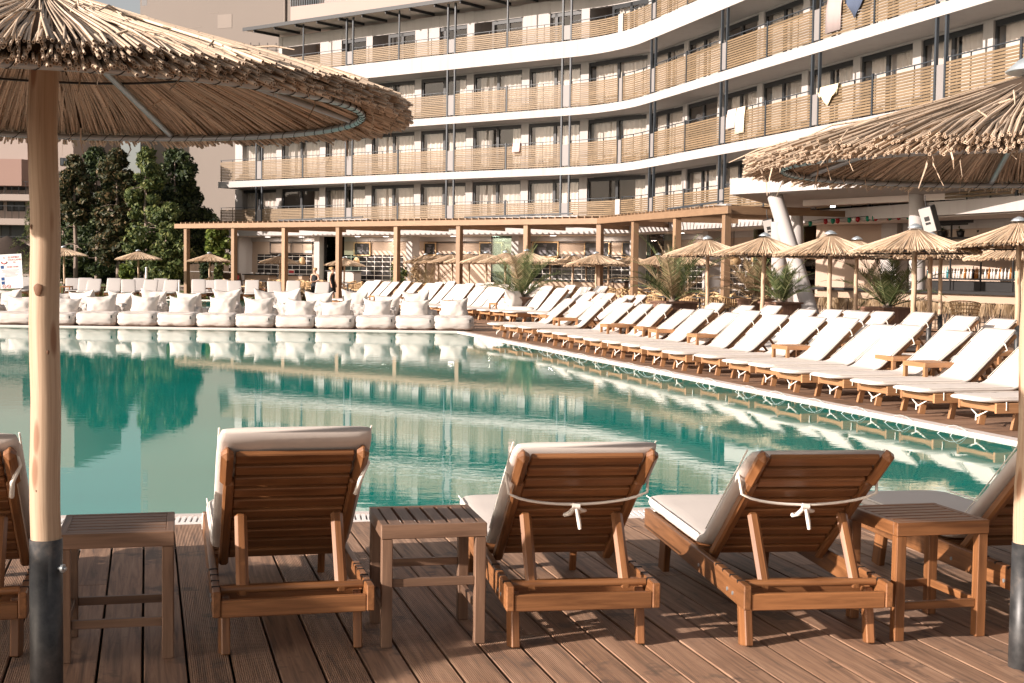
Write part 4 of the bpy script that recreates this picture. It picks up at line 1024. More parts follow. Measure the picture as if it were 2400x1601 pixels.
L5 = make_lounger(42, M['teak'], None, 'lounger beyond the sunny side table, partly behind the grey sleeved pole', GF)
def rear(o, pl, pr_, hd_, back=.17):
    a = G(*pl); c = G(*pr_); m = (a + c) / 2; f = V((-math.sin(R(hd_)), math.cos(R(hd_)), 0)); place(o, m - f * (back + .03), hd_)
rear(L2, (511, 1522), (846, 1505), 14); rear(L3, (1186, 1507), (1500, 1495), 9); rear(L4, (1726, 1503), (2030, 1494), 7.5)
f2 = L2.location; place(L1, (f2.x - 1.36, f2.y - .20), 14.5); place(L5, (2.60, 5.92), 11)
L6 = make_lounger(44, M['teak'], None, 'lounger past the grey sleeved pole with only its cushion foot in view', GF); place(L6, (3.75, 6.1), 9)
# right pool row
GR = 'sun loungers in rows along the sunny pool edge'
lo45 = make_lounger(41, M['pale_wood'], 'strap', 'x', GR, lod=1, BL=.86)
lo49 = make_lounger(44, M['pale_wood'], 'strap', 'x', GR, lod=1, BL=.86)
lo43 = make_lounger(38, M['pale_wood'], None, 'x', GR, lod=1, BL=.86)
protos = [lo45, lo49, lo43]; usedp = set()
def next_lounger(i):
    o = protos[i % 3]
    if o.name in usedp: o = copy_tree(o)
    else: usedp.add(o.name)
    return o
feet = [(1143, 757), (1180, 761.6), (1215, 764.6), (1258, 773.6), (1294, 778.7), (1332, 786), (1369, 792.7), (1410, 798), (1457, 805.5), (1502, 813), (1549, 821), (1627, 830), (1690, 842), (1753, 850.6), (1804, 862.5), (1901, 874), (1990, 888), (2088, 903), (2226, 924)]
hdR = math.degrees(math.atan2(EN.y, EN.x)) - 90           # head points along EN, so the foot heading is opposite
row1 = []
lr = random.Random(3)
for i, (px, py) in enumerate(feet):
    q = G(px, py, .33); q.z = 0
    if i > 15: pass
    c = q + ED * (-.27 if ED.y > 0 else .27) + EN * 1.98       # far corner -> middle -> head end
    o = next_lounger([0, 2, 1, 0, 0, 1, 2][i % 7]); place(o, c, hdR + 180 + lr.uniform(-1.5, 1.5)); row1.append(c)
    k = len(feet) - i
    tag(o, '%s cream lounger of the poolside front row, counted from the thick grey sleeved pole' % ORD[k - 1], 'sun lounger', GR)
heads2 = [(1319, 683, 41.8), (1335, 684, 41.0), (1368, 685.5, 40), (1388, 687.6, 38.9), (1409, 688, 38.5), (1434, 692, 37), (1457, 698, 34), (1478, 698, 34.2), (1504.5, 693, 36.8)]
heads3 = [(1685, 718), (1750, 716), (1819.5, 724.7), (1896, 730), (1962, 735), (2001.6, 728), (2025, 740), (2078, 735), (2175, 742), (2274, 742), (2277, 752), (2364, 753.6)]
for i, h_ in enumerate(heads2 + heads3):
    if len(h_) == 3: q = P(*h_)
    else: q = G(h_[0], h_[1], .88)
    q.z = 0; near = -ED if ED.y > 0 else ED
    c = q - near * .3 + EN * .22
    o = next_lounger([0, 1, 2, 1][i % 4]); place(o, c, hdR + 180 + lr.uniform(-2, 2))
    if i < len(heads2): tag(o, '%s lounger of the short back group by the cafe, counted from the lone bean bag' % ORD[i], 'sun lounger', GR)
    else: tag(o, '%s lounger behind the poolside front row, counted from the double palm planter' % ORD[i - len(heads2)], 'sun lounger', GR)
# rows along the far pool
GB = 'sun loungers in rows along the far pool'
fa = make_lounger(46, M['pale_wood'], None, 'x', GB, lod=0, foot_tie=False); fb = make_lounger(50, M['pale_wood'], None, 'x', GB, lod=0, foot_tie=False)
FA = V((-7.1, 51.4, 0)); FB = V((-.1, 39.2, 0)); FD = (FB - FA).normalized(); FN = V((-FD.y, FD.x, 0)); FN = FN if FN.x > 0 else -FN
hdB = math.degrees(math.atan2(-FN.y, -FN.x)) - 90
protos_b = [fa, fb]; ub = set()
def nb(i):
    o = protos_b[i % 2]
    if o.name in ub: return copy_tree(o)
    ub.add(o.name); return o
gaps = [0, .8, 1.55, 2.3, 3.4, 4.2, 5.2, 5.95, 6.7, 7.45, 8.2, 9.0, 9.75, 10.5, 11.25, 12.4, 13.15, 13.9]
for i, t in enumerate(gaps):
    o = nb(i % 3); place(o, FA + FD * t + FN * 1.98, hdB + lr.uniform(-2, 2)); tag(o, '%s lounger of the far pool front row, counted from the lawn end' % ORD[i], 'sun lounger', GB)
for i, t in enumerate([1.5, 2.4, 4.6, 5.4, 7.0, 8.4, 9.3, 10.8, 11.6, 12.6]):
    o = nb(i); place(o, FA + FD * t + FN * 4.3, hdB + lr.uniform(-3, 3)); tag(o, '%s lounger of the far pool back row, counted from the lawn end' % ORD[i], 'sun lounger', GB)
# loungers on the lawn facing the far pool
GL = 'sun loungers on the lawn'
la = make_lounger(36, M['teak'], None, 'x', GL, lod=0, cloth='sling'); lb = make_lounger(33, M['teak'], None, 'x', GL, lod=0, cloth='sling')
lawn = [(40, 665, 0), (155, 660, 1), (186, 665, 0), (207, 664, 0), (254, 664, 0), (287.5, 665, 0), (316, 666, 1.2), (342, 666, 0), (365, 666, .9), (390, 667, 0), (454.5, 668, 0), (484, 668, 1), (509, 668, 0), (539, 668, 0), (582, 671, 0), (634, 671, 0), (680.5, 673, 0), (750, 676, 0)]
uu = set(); protos_l = [la, lb]
for i, (px, py, dd_) in enumerate(lawn):
    d = 60.6 + dd_ * 1.2; q = P(px, py, d); o = protos_l[i % 2]
    if o.name in uu: o = copy_tree(o)
    uu.add(protos_l[i % 2].name); place(o, (q.x, d + .9, -.02), 180 + math.degrees(math.atan2(-q.x, d)) * .85 + lr.uniform(-4, 4)); tag(o, '%s lounger facing the water on the lawn, counted from the notice banner' % ORD[i], 'sun lounger', GL)
# ================================================================== side tables
def make_table(mat, n_slats, along, s=.45, h=.52):
    root = empty('side_table'); b = MB(); e = s / 2
    for k in (-1, 1):
        b.beam((-e, k * (e - .016), h - .03), (e, k * (e - .016), h - .03), .032, .06, bev=.003); b.beam((k * (e - .016), -e + .033, h - .03), (k * (e - .016), e - .033, h - .03), .032, .059, bev=.003)
    setparent(b.build('apron', mat), root); b = MB(); inn = s - .066
    wd = inn / n_slats - .013
    for k in range(n_slats):
        x = -inn / 2 + (k + .5) * inn / n_slats
        if along: b.beam((x, -inn / 2, h - .010), (x, inn / 2, h - .010), wd, .018, bev=.002)
        else: b.beam((-inn / 2, x, h - .010), (inn / 2, x, h - .010), wd, .018, bev=.002)
    setparent(b.build('tabletop', mat), root)
    for x in (-1, 1):
        for y in (-1, 1):
            b = MB(); b.beam((x * (e - .026), y * (e - .026), 0), (x * (e - .026), y * (e - .026), h - .061), .046, .046, (0, 1, 0), bev=.003); setparent(b.build('leg', mat), root)
    z = .15 if not along else .27
    for k in (-1, 1):
        b = MB(); b.beam((-e + .05, k * (e - .028), z), (e - .05, k * (e - .028), z), .022, .035, bev=.002); setparent(b.build('stretcher', mat), root)
        b = MB(); b.beam((k * (e - .028), -e + .05, z - (.0 if not along else .12)), (k * (e - .028), e - .05, z - (.0 if not along else .12)), .022, .035, bev=.002); setparent(b.build('stretcher', mat), root)
    return root
def tpos(pl, pr_, s=.43):
    a = G(*pl); c = G(*pr_); m = (a + c) / 2; d = (c - a).normalized(); return m + V((-d.y, d.x, 0)) * (s / 2 - .04), math.atan2(d.y, d.x)
t1 = make_table(M['teak_worn'], 6, False); t2 = make_table(M['teak_worn'], 6, True); t3 = make_table(M['teak'], 6, False)
GT = 'wooden side tables between the loungers'
for t, a, c, lab in ((t1, (149, 1549), (398, 1536), 'shaded side table with crosswise slats beside the light wooden pole'), (t2, (904, 1512), (1118, 1502), 'side table with lengthwise slats between the thick cushioned lounger and a bow tied one'), (t3, (2096, 1497), (2282, 1486), 'sunlit side table by the lounger turned most sideways')):
    p, rz = tpos(a, c); t.location = p; t.rotation_euler.z = rz; tag(t, lab, 'side table', GT)
pt_ = make_table(M['pale_wood'], 5, False); first = True
tabs = [(1293, 740, 0), (1325, 747, 0), (1440, 762, 0), (1468, 761, 1), (1522, 768, 0), (1556, 774, 1), (1650, 785, 0), (1858, 812, 0), (2107, 837, 0), (2178, 851, 0), (1985, 806, 1), (2110, 800, 1), (2250, 800, 1), (2350, 826, 1), (1270, 712, 1), (1660, 763, 1)]
for i, (px, py, b2) in enumerate(tabs):
    q = G(px, py, .5); o = pt_ if first else copy_tree(pt_); first = False; o.location = (q.x, q.y, 0); o.rotation_euler.z = math.atan2(EN.y, EN.x) + lr.uniform(-.05, .05)
    tag(o, '%s pale side table among the sunny pool edge loungers, counted from the lone bean bag' % ORD[i], 'side table', GT)
for i, (t, off) in enumerate([(2.85, .9), (4.75, .9), (8.6, 1.0), (11.85, .9), (12.2, 1.1), (.45, 1.1)]):
    q = FA + FD * t + FN * off; o = copy_tree(pt_); o.location = (q.x, q.y, 0); o.rotation_euler.z = math.atan2(FN.y, FN.x); tag(o, '%s pale side table of the far pool rows, counted from the lawn end' % ORD[i], 'side table', GT)
tt = make_table(M['teak'], 4, False); first = True
for i, (px, py) in enumerate(((72, 667), (156, 668), (232, 671), (300, 672.5), (482, 677), (562, 680), (612, 681))):
    d = 61.4; q = P(px, py, d); o = tt if first else copy_tree(tt); first = False; o.location = (q.x, d, -.02); tag(o, '%s dark side table between the lawn loungers, counted from the notice banner' % ORD[i], 'side table', GT)
# ================================================================== reed umbrellas
def thatch(Rr, H, n, rad, sides, th, seed, tail=True, endcap=True):
    r = random.Random(seed); b = MB()
    def zc(x): return H * (1 - x / Rr) ** 1.08 if x < Rr else -(x - Rr) * .45
    for k in range(n):
        a0 = r.uniform(0, 2 * math.pi); lay = r.random() if r.random() < .66 else r.uniform(0, .12); r0 = r.choice([.1, .1, .16, .3, .45, .62]) * Rr * r.uniform(.8, 1.1)
        r1 = Rr * (r.uniform(.955, 1.02) if lay > .1 else r.uniform(.85, 1.0)); da = r.gauss(0, .085); lift = lay * th
        up0 = lift * .35 + (r.random() ** 3) * .012; up1 = lift + r.gauss(0, .004)
        if r.random() < .012: up1 += r.uniform(.01, .03)
        pts = []
        for f in (0, .4, .75, 1):
            x = r0 + (r1 - r0) * f; a = a0 + da * (1 - f) * (.4 if x > .3 else 1.0); z = zc(x) + up0 + (up1 - up0) * f - (.02 if f == 1 else 0)
            pts.append((x * math.cos(a), x * math.sin(a), z))
        rr = rad * r.uniform(.6, 1.15); b.tube(pts, [rr * .55, rr * .8, rr * .95, rr], sides, cap=False, m=0, sm=sides > 3)
        if endcap:   # cut end with a dark hollow
            n0 = len(b.v) - sides; ring = [V(b.v[n0 + j]) for j in range(sides)]; c = sum(ring, V()) / sides
            inner = [c + (p - c) * .62 for p in ring]; b.add(ring + inner, [(j, (j + 1) % sides, sides + (j + 1) % sides, sides + j) for j in range(sides)], 0, [b.lc[-1]] * (2 * sides))
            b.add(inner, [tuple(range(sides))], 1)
    if tail:
        for k in range(int(n * .010)):
            a = r.uniform(0, 6.28); x = Rr * r.uniform(.75, 1.0); p = V((x * math.cos(a), x * math.sin(a), zc(x) - .01)); L = r.uniform(.04, .15); d = V((r.uniform(-.4, .4), r.uniform(-.4, .4), -1)).normalized(); u = d.cross(V((r.random(), r.random(), .3))).normalized() * r.uniform(.0015, .0035)
            c1 = p + d * L * .5 + V((r.uniform(-.02, .02), r.uniform(-.02, .02), 0)); e = p + d * L
            b.add([p - u, p + u, c1 + u, c1 - u, e + u * .4, e - u * .4], [(0, 1, 2, 3), (3, 2, 4, 5)])
        for k in range(int(n * .014)):      # loose straws lying on top
            a = r.uniform(0, 6.28); x = Rr * r.uniform(.2, .93); p = V((x * math.cos(a), x * math.sin(a), zc(x) + th * (.35 + .65 * x / Rr) + .006)); d = V((math.cos(a + r.gauss(0, .6)), math.sin(a + r.gauss(0, .6)), -.31 + r.gauss(0, .10))).normalized(); L = r.uniform(.1, .35)
            b.tube([p, p + d * L * .5 + V((0, 0, r.uniform(-.01, .02))), p + d * L], [.004, .004, .002], 4, m=0)
    # inner mat added to block light leaking through the reeds
    m = []
    for i in range(9): x = .06 + (Rr * .93 - .06) * i / 8; m.append((x, zc(x) + .010))
    m += [(x, z + th * .35) for x, z in m[::-1]]
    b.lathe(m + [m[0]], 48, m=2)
    return b
def make_umbrella(Rr, H, zrim, n, rad, sides, th, seed, hi, label, group, pr=.048, sleeve=.60, wraps=0):
    root = empty('reed_umbrella'); tag(root, label, 'umbrella', group)
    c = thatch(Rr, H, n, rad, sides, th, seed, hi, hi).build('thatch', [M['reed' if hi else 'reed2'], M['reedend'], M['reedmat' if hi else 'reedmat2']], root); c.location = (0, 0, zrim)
    zt = zrim + H
    b = MB(); k = 14; b.tube([(.004 * math.sin(i * 1.3 + seed), .004 * math.cos(i * .9), sleeve - .03 + (zt - .05 - sleeve) * i / k) for i in range(k + 1)], [pr * (1 + .006 * math.sin(i * 2.1 + seed)) * (1.03 - .05 * i / k) for i in range(k + 1)], 28 if hi else 12); b.build('pole', M['pole'], root)
    b = MB(); b.lathe([(pr + .0005, -.3), (pr + .006, -.3), (pr + .006, sleeve), (pr * .9, sleeve)], 28 if hi else 12)
    if hi: b.tube([(pr * .9, -.02, sleeve - .1), (pr + .03, -.03, sleeve - .1)], .007, 8, m=1); b.tube([(pr + .012, -.026, sleeve - .1), (pr + .022, -.028, sleeve - .1)], .016, 6, m=1)
    b.build('sleeve', [M['sleeve'], M['galv']], root)
    rr = Rr * .876; zr = zrim + H * (1 - .876) ** 1.08 - .036
    b = MB(); b.tube([(rr * math.cos(a), rr * math.sin(a), zr) for a in [2 * math.pi * i / 72 for i in range(72)]], .0125 if hi else .013, 10 if hi else 6, closed=True); rg = b.build('ring', M['galv'] if hi else M['steel'], root)
    if hi:
        b = MB(); nt_ = 96; hp = []
        for q in range(nt_ * 8):
            a = 2 * math.pi * q / (nt_ * 8); w_ = q * math.pi / 4; e = V((math.cos(a), math.sin(a), 0)); k_ = .0138
            hp.append(V((rr * math.cos(a), rr * math.sin(a), zr)) + e * math.cos(w_) * k_ + V((0, 0, math.sin(w_) * k_)))
        b.tube(hp, .0016, 4, closed=True)
        b.build('wire_tie', M['black'], rg)
    b = MB(); r5 = Rr * .5; b.tube([(r5 * math.cos(a), r5 * math.sin(a), zrim + H * .5 ** 1.08 - .012) for a in [2 * math.pi * i / 48 for i in range(48)]], .005, 5, closed=True); b.build('wire_hoop', M['black'], root)
    for i in range(6):
        a = 2 * math.pi * (i + .35) / 6; b = MB(); e = V((math.cos(a), math.sin(a), 0)); b.tube([e * .05 + V((0, 0, zt - .075)), e * rr + V((0, 0, zr + .012))], .0125, 8 if hi else 5); b.build('rib', M['galv'] if hi else M['steel'], root)
    b = MB(); b.lathe([(.0, zt + .105), (.03, zt + .10), (.09, zt + .07), (.14, zt + .025), (.135, zt + .02), (.0, zt + .05)], 32, jit=.0); b.build('cap', M['galv'], root)
    return root
_mb = MB.build
def _b2(s, name, mats, parent=None, loc=None): return _mb(s, name, mats, parent, loc)
GU = 'large reed umbrellas over the near deck'
UL = make_umbrella(1.27, .40, 2.13, 5600, .0052, 6, .075, 3, True, 'big reed umbrella on the light wooden pole with dark hollow reed ends', GU, .0515, .61)
UL.location = (-1.655, 4.83, 0)
UR = make_umbrella(1.15, .37, 2.015, 4800, .0052, 6, .07, 9, True, 'big reed umbrella on the grey sleeved pole beside the sunny table', GU, .048, .51)
UR.location = (2.10, 5.50, 0)
def knot(root, z, ang, rw, rh, pr):
    pole = [k for k in KIDS[root.name] if k.name.startswith('pole')][0]; b = MB(); n = 16
    vs = []; e = V((math.cos(ang), math.sin(ang), 0)); t = V((-math.sin(ang), math.cos(ang), 0))
    for q, f in ((1.0, -.0012), (.8, .0004), (.3, .0012)):
        for i in range(n):
            a = 2 * math.pi * i / n; x = rw * q * math.cos(a) * (1 + .15 * math.sin(3 * a)); y = rh * q * math.sin(a); g = x / pr
            vs.append(V((math.cos(ang + g) * (pr + f), math.sin(ang + g) * (pr + f), z + y)))
    fs = [(r_ * n + i, r_ * n + (i + 1) % n, (r_ + 1) * n + (i + 1) % n, (r_ + 1) * n + i) for r_ in range(2) for i in range(n)] + [tuple(2 * n + i for i in range(n))]
    b.add(vs, fs, sm=True); b.build('knot', M['knot'], pole)
for z, a_, w_, h_ in ((1.90, -92, .010, .016), (1.50, -98, .017, .022), (.97, -118, .010, .016), (.98, -55, .008, .012), (1.28, -60, .005, .008), (.79, -108, .004, .006), (1.72, -130, .006, .009)): knot(UL, z, R(a_), w_, h_, .0525)
for z, a_, w_, h_ in ((1.25, -112, .005, .008), (.86, -100, .004, .006), (.87, -70, .004, .006), (1.6, -125, .008, .012)): knot(UR, z, R(a_), w_, h_, .0490)
um = [make_umbrella(1.15, .43, 1.93, 900, .0105, 4, .06, 40 + i, False, 'x', 'small reed umbrellas around the pools') for i in range(2)]
GO = 'small reed umbrellas around the pools'
# two more of the near deck's umbrellas stand just outside the view and shade the left end of the row
off = [(-6.75, 3.15), (-9.6, 2.3)]
ulist = [  # pole px, rim px y, distance, label
 (151.5, 600, 67, 'reed umbrella on the lawn just beside the light wooden pole'), (325, 608, 69, 'reed umbrella on the lawn before the brightest conifer'), (491, 613, 71, 'reed umbrella on the lawn before the woven reed fence'),
 (655, 617, 75, 'reed umbrella directly left of the second pergola bay post before black tiles'), (806, 622, 76, 'reed umbrella in front of the white display counter'),
 (996, 617, 69, 'outermost reed umbrella of the tight cafe row, nearest the white pillar'), (1028.5, 616, 66.5, 'second reed umbrella of the tight cafe row'), (1060, 616, 64, 'third reed umbrella of the tight cafe row, before a pergola post'), (1099, 616, 61.5, 'fourth reed umbrella of the tight cafe row'),
 (1140, 616, 58.5, 'fifth reed umbrella of the tight cafe row'), (1184, 616, 55.5, 'sixth reed umbrella of the tight cafe row, left of the planted palm'),
 (1236, 615, 51, 'wide reed umbrella rising behind the planted palm beside the lone bean bag'), (1290, 620, 70, 'small reed umbrella peeking between two wide ones'), (1342, 620, 62, 'reed umbrella between the planted palm and the pergola corner'), (1399, 619, 54, 'wide reed umbrella before the pergola corner post'),
 (1375, 624, 68, 'reed umbrella with just its pole showing behind the wide one at the pergola corner'), (1425, 622, 66, 'reed umbrella mostly hidden behind the pergola corner post'), (1482, 622, 60, 'reed umbrella before the pergola post nearest the tall palm'), (1541, 622, 55, 'reed umbrella behind the tallest spreading palm'), (1614, 621, 52, 'half hidden reed umbrella behind the palm fronds'),
 (1661, 599, 35, 'reed umbrella left of the leaning column, nearest the tallest spreading palm'), (1788, 598, 30.7, 'reed umbrella covering the foot of the leaning columns'), (1947, 598, 28, 'reed umbrella with its black ring and spokes showing, right of the leaning column'), (2146, 590, 24.6, 'large reed umbrella in front of the round column and speaker'),
 (2008, 603, 33, 'reed umbrella behind the ringed one, pole beside the bar palm'), (2182, 600, 29, 'low reed umbrella whose pole stands before the bar bottles'), (2208, 605, 33, 'reed umbrella with the pole farther back before the bar bottles'), (2392, 577, 23.4, 'reed umbrella largely hidden behind the grey sleeved pole'), (2402, 606, 27.5, 'lower reed umbrella tucked under the one at the grey sleeved pole')]
ui = 0; uset = set()
def put_u(x, y, z, label, rz):
    global ui
    o = um[ui % 2]
    if o.name in uset: o = copy_tree(o)
    uset.add(um[ui % 2].name); ui += 1
    o.location = (x, y, z); o.rotation_euler = (R(lr.uniform(-1.2, 1.2)), R(lr.uniform(-1.2, 1.2)), rz); tag(o, label, 'umbrella', GO); return o
for px, yr, d, lab in ulist:
    q = P(px, yr, d); put_u(q.x, d, q.z - 1.955, lab, lr.uniform(0, 6))
for k, (x, y) in enumerate(off):
    o = copy_tree(um[0]); o.location = (x, y, .02); o.rotation_euler = (0, 0, 1 + k); o.scale = (1.08, 1.08, 1.05)
    tag(o, ['reed umbrella of the near deck one step beyond the light wooden pole', 'reed umbrella of the near deck two steps beyond the light wooden pole'][k], 'umbrella', GU)
# ================================================================== bean bags
def pillow(wd, ht, th, seed, n=16, sharp=2.2, pinch=.10, wrinkle=.02):
    """closed cushion standing in x-z, thick in y, with pointed corners"""
    b = MB(); vs = []; fs = []
    def P_(u, v, s):
        o = max(0, 1 - abs(u) ** sharp) ** .55 * max(0, 1 - abs(v) ** sharp) ** .55
        x = u * wd / 2 * (1 - pinch * (1 - v * v) * 1.0 * (abs(u))); z = v * ht / 2 * (1 - pinch * 1.6 * (1 - u * u) * (1 if v > 0 else .3))
        y = s * o * th / 2
        e = min(1, o * 2)
        w_ = pnoise((u * 2.2 + seed, v * 2.2, s * 2 + seed)) * wrinkle * 1.6 + abs(pnoise((u * 5 + v * 3 + seed, v * 4 - u * 3, s + seed * 2))) * -wrinkle * 1.3
        return V((x + w_ * .3, y + s * w_ * e, z + w_ * .4))
    for s in (1, -1):
        base = len(vs)
        for i in range(n + 1):
            for j in range(n + 1):
                u = math.sin((i / n * 2 - 1) * math.pi / 2) * .5 + (i / n * 2 - 1) * .5; v = math.sin((j / n * 2 - 1) * math.pi / 2) * .5 + (j / n * 2 - 1) * .5
                vs.append(P_(u, v, s))
        for i in range(n):
            for j in range(n):
                a = base + i * (n + 1) + j; f = (a, a + n + 1, a + n + 2, a + 1); fs.append(f if s < 0 else f[::-1])
    b.add(vs, fs, sm=True); return b
def softbox(wd, dp, ht, seed, wrinkle=.03):
    b = MB(); n = 14; vs = []; fs = []; key = {}
    def add(p):
        k = (round(p[0], 4), round(p[1], 4), round(p[2], 4))
        if k in key: return key[k]
        x, y, z = p; e = 5.5; l = (abs(x) ** e + abs(y) ** e + abs(z) ** e) ** (1 / e); q = V((x, y, z)) / l
        w_ = -abs(pnoise((q.x * 3 + seed, q.y * 3, q.z * 4 + seed))) * wrinkle * 2.2 + pnoise((q.x * 7 + seed, q.y * 7, q.z * 9)) * wrinkle * .5
        sag = 1 + .05 * (1 - q.z * q.z)
        v = V((q.x * wd / 2 * sag + w_ * q.x, q.y * dp / 2 * sag + w_ * q.y, (q.z * ht / 2) * (1 - .10 * (1 - q.x ** 2) * (q.z < 0)) + w_ * q.z + .03 * max(0, q.z) * (abs(q.x) ** 4)))
        key[k] = len(vs); vs.append(v); return key[k]
    for ax in range(3):
        for sg in (-1, 1):
            for i in range(n):
                for j in range(n):
                    def c(a_, b_):
                        p = [0, 0, 0]; p[ax] = sg; p[(ax + 1) % 3] = a_ / n * 2 - 1; p[(ax + 2) % 3] = b_ / n * 2 - 1; return add(p)
                    f = [c(i, j), c(i + 1, j), c(i + 1, j + 1), c(i, j + 1)]; fs.append(f if sg > 0 else f[::-1])
    b.add(vs, fs, sm=True); return b
GBAG = 'white bean bags on the strip between the pools'
def make_bag(seed, wd=1.0):
    root = empty('bean_bag'); tag(root, 'x', 'bean bag', GBAG); r = random.Random(seed)
    s = softbox(wd * .99, .95, .36, seed, .018).build('seat_cushion', M['bagcloth'], root); s.location = (0, 0, .165)
    k = pillow(wd * r.uniform(.72, .84), r.uniform(.54, .62), .44, seed, n=22, pinch=r.uniform(.10, .17), wrinkle=.020).build('back_cushion', M['bagcloth'], root); k.location = (r.uniform(-.08, .08), .40, .465); k.rotation_euler = (R(-16 + r.uniform(-8, 4)), R(r.uniform(-5, 5)), R(r.uniform(-8, 8)))
    t = softbox(wd * .74, .5, .48, seed + 5, .05).build('back_filling', M['bagcloth'], root); t.location = (0, .56, .235)
    b = MB(); b.tube([(x * wd * .46, -.462 + .02 * abs(x), .318 + .012 * math.sin(x * 5 + seed)) for x in [q / 8 - 1 for q in range(17)]], .005, 4); b.build('piping', M['bagcloth'], root)
    b = MB(); b.box((wd * .40, -.485, .23), .03, .012, .07); b.build('label_tab', M['black'], root)
    return root
bp = [make_bag(3 + 4 * i) for i in range(6)]; bset = set()
def put_bag(i, x, y, rz, lab, zs=1.0):
    o = bp[i % 6]
    if o.name in bset: o = copy_tree(o)
    bset.add(bp[i % 6].name); o.scale = (1, 1, zs); o.location = (x, y, 0); o.rotation_euler = (0, 0, rz); tag(o, lab, 'bean bag', GBAG)
edges = [1107, 1020, 931, 835, 743, 650, 559, 468, 379, 284, 187, 95, 3, -90]
for i in range(len(edges) - 1):
    px = (edges[i] + edges[i + 1]) / 2; q = P(px, 760, 34.5); put_bag(i, q.x, 34.45, lr.uniform(-.06, .06), '%s front bean bag at the water edge, counted from the pool corner' % ORD[i], lr.uniform(.94, 1.08))
backs = [(979, 1), (909, 1), (836, -1), (755, 1), (690, 1), (620, 1), (538, 1), (454, 1), (373, 1), (301, 1), (218, 1), (130, 1), (40, 1)]
for i, (px, s) in enumerate(backs):
    q = P(px, 740, 36.5); put_bag(i * 5 + 2, q.x, 36.55 + lr.uniform(-.1, .1), math.pi + lr.uniform(-.35, .35), '%s bean bag of the rear line facing away, counted from the pool corner' % ORD[i], lr.uniform(1.12, 1.32))
q = G(1232, 753); put_bag(2, q.x, q.y + .1, R(62), 'lone white bean bag leaning by the palm planter, away from the other bags', 1.3)
# ================================================================== palms in planters
def frond(b, base, az, el, L, r, m=0, droop=.9, leaf=.32):
    n = 13; pts = []; p = V(base); e = el
    for i in range(n + 1):
        pts.append(p.copy()); d = V((math.cos(az) * math.cos(e), math.sin(az) * math.cos(e), math.sin(e))); p = p + d * (L / n); e -= droop / n * (0.3 + 1.4 * i / n)
    b.tube(pts, [.014 - .010 * i / n for i in range(n + 1)], 4, m=m)
    for i in range(2, n + 1):
        for q in range(3):
            f = (i - q / 3) / n
            if f > 1: continue
            i0 = min(int(f * n), n - 1); c = pts[i0].lerp(pts[i0 + 1], f * n - i0); t = (pts[i0 + 1] - pts[i0]).normalized(); sd = t.cross(V((0, 0, 1)))
            if sd.length < .05: sd = V((1, 0, 0))
            sd.normalize(); up = sd.cross(t); ll = leaf * (math.sin(min(1, f * 1.15 + .1) * math.pi) ** .6 * .9 + .12)
            for s in (-1, 1):
                d = (sd * s * .8 + t * .75 + up * r.uniform(.15, .5) + V((0, 0, -.1))).normalized(); w_ = t * .013; e_ = c + d * ll * r.uniform(.8, 1.1) + V((0, 0, -.04 * ll)); mid = c.lerp(e_, .5)
                b.add([c - w_, c + w_, mid + w_ * 1.0, e_, mid - w_ * 1.0], [(0, 1, 2, 3, 4)], m)
def palm(x, y, s, planter, label, seed, nf=18, wpl=.9, hpl=.7, dry=.15, plabel=None):
    r = random.Random(seed)
    if planter:
        root = tag(empty('palm_planter', (x, y, 0), math.atan2(EN.y, EN.x) + .1), plabel, 'planter', 'wooden palm planters'); b = MB()
        for sx in (-1, 1):
            for k in range(6):
                t = -wpl / 2 + (k + .5) * wpl / 6; b.beam((t, sx * wpl / 2, .04), (t, sx * wpl / 2, hpl - .06), wpl / 6 - .006, .03, (0, 1, 0)); b.beam((sx * wpl / 2, t, .04), (sx * wpl / 2, t, hpl - .06), .03, wpl / 6 - .006, (0, 1, 0))
        b.build('boards', M['crate'], root); b = MB()
        for sx in (-1, 1): b.beam((-wpl / 2 - .05, sx * wpl / 2, hpl - .03), (wpl / 2 + .05, sx * wpl / 2, hpl - .03), .12, .05); b.beam((sx * wpl / 2, -wpl / 2 + .06, hpl - .03), (sx * wpl / 2, wpl / 2 - .06, hpl - .03), .12, .049)
        b.build('rim', M['crate'], root); b = MB(); b.box((0, 0, hpl - .12), wpl - .04, wpl - .04, .04); b.build('soil', M['darkground'], root)
    root = tag(empty('palm_tree', (x, y, (hpl - .12) if planter else 0)), label, 'palm', 'potted palms of the terrace'); b = MB()
    for k in range(nf):
        az = k * 2.399 + r.uniform(-.3, .3); f = k / nf; el = R(82 - 62 * f + r.uniform(-8, 8)); frond(b, (.05 * math.cos(az), .05 * math.sin(az), .12), az, el, s * r.uniform(.8, 1.1), r, 0 if r.random() > dry * (1 + f) else 1, .75 + .5 * f, .30 * s / 1.5)
    b.build('fronds', [M['palm'], M['palmdry']], root); b = MB(); b.lathe([(.10, 0), (.12, .12), (.07, .26), (.0, .3)], 10, jit=.3); b.build('trunk', M['bark'], root)
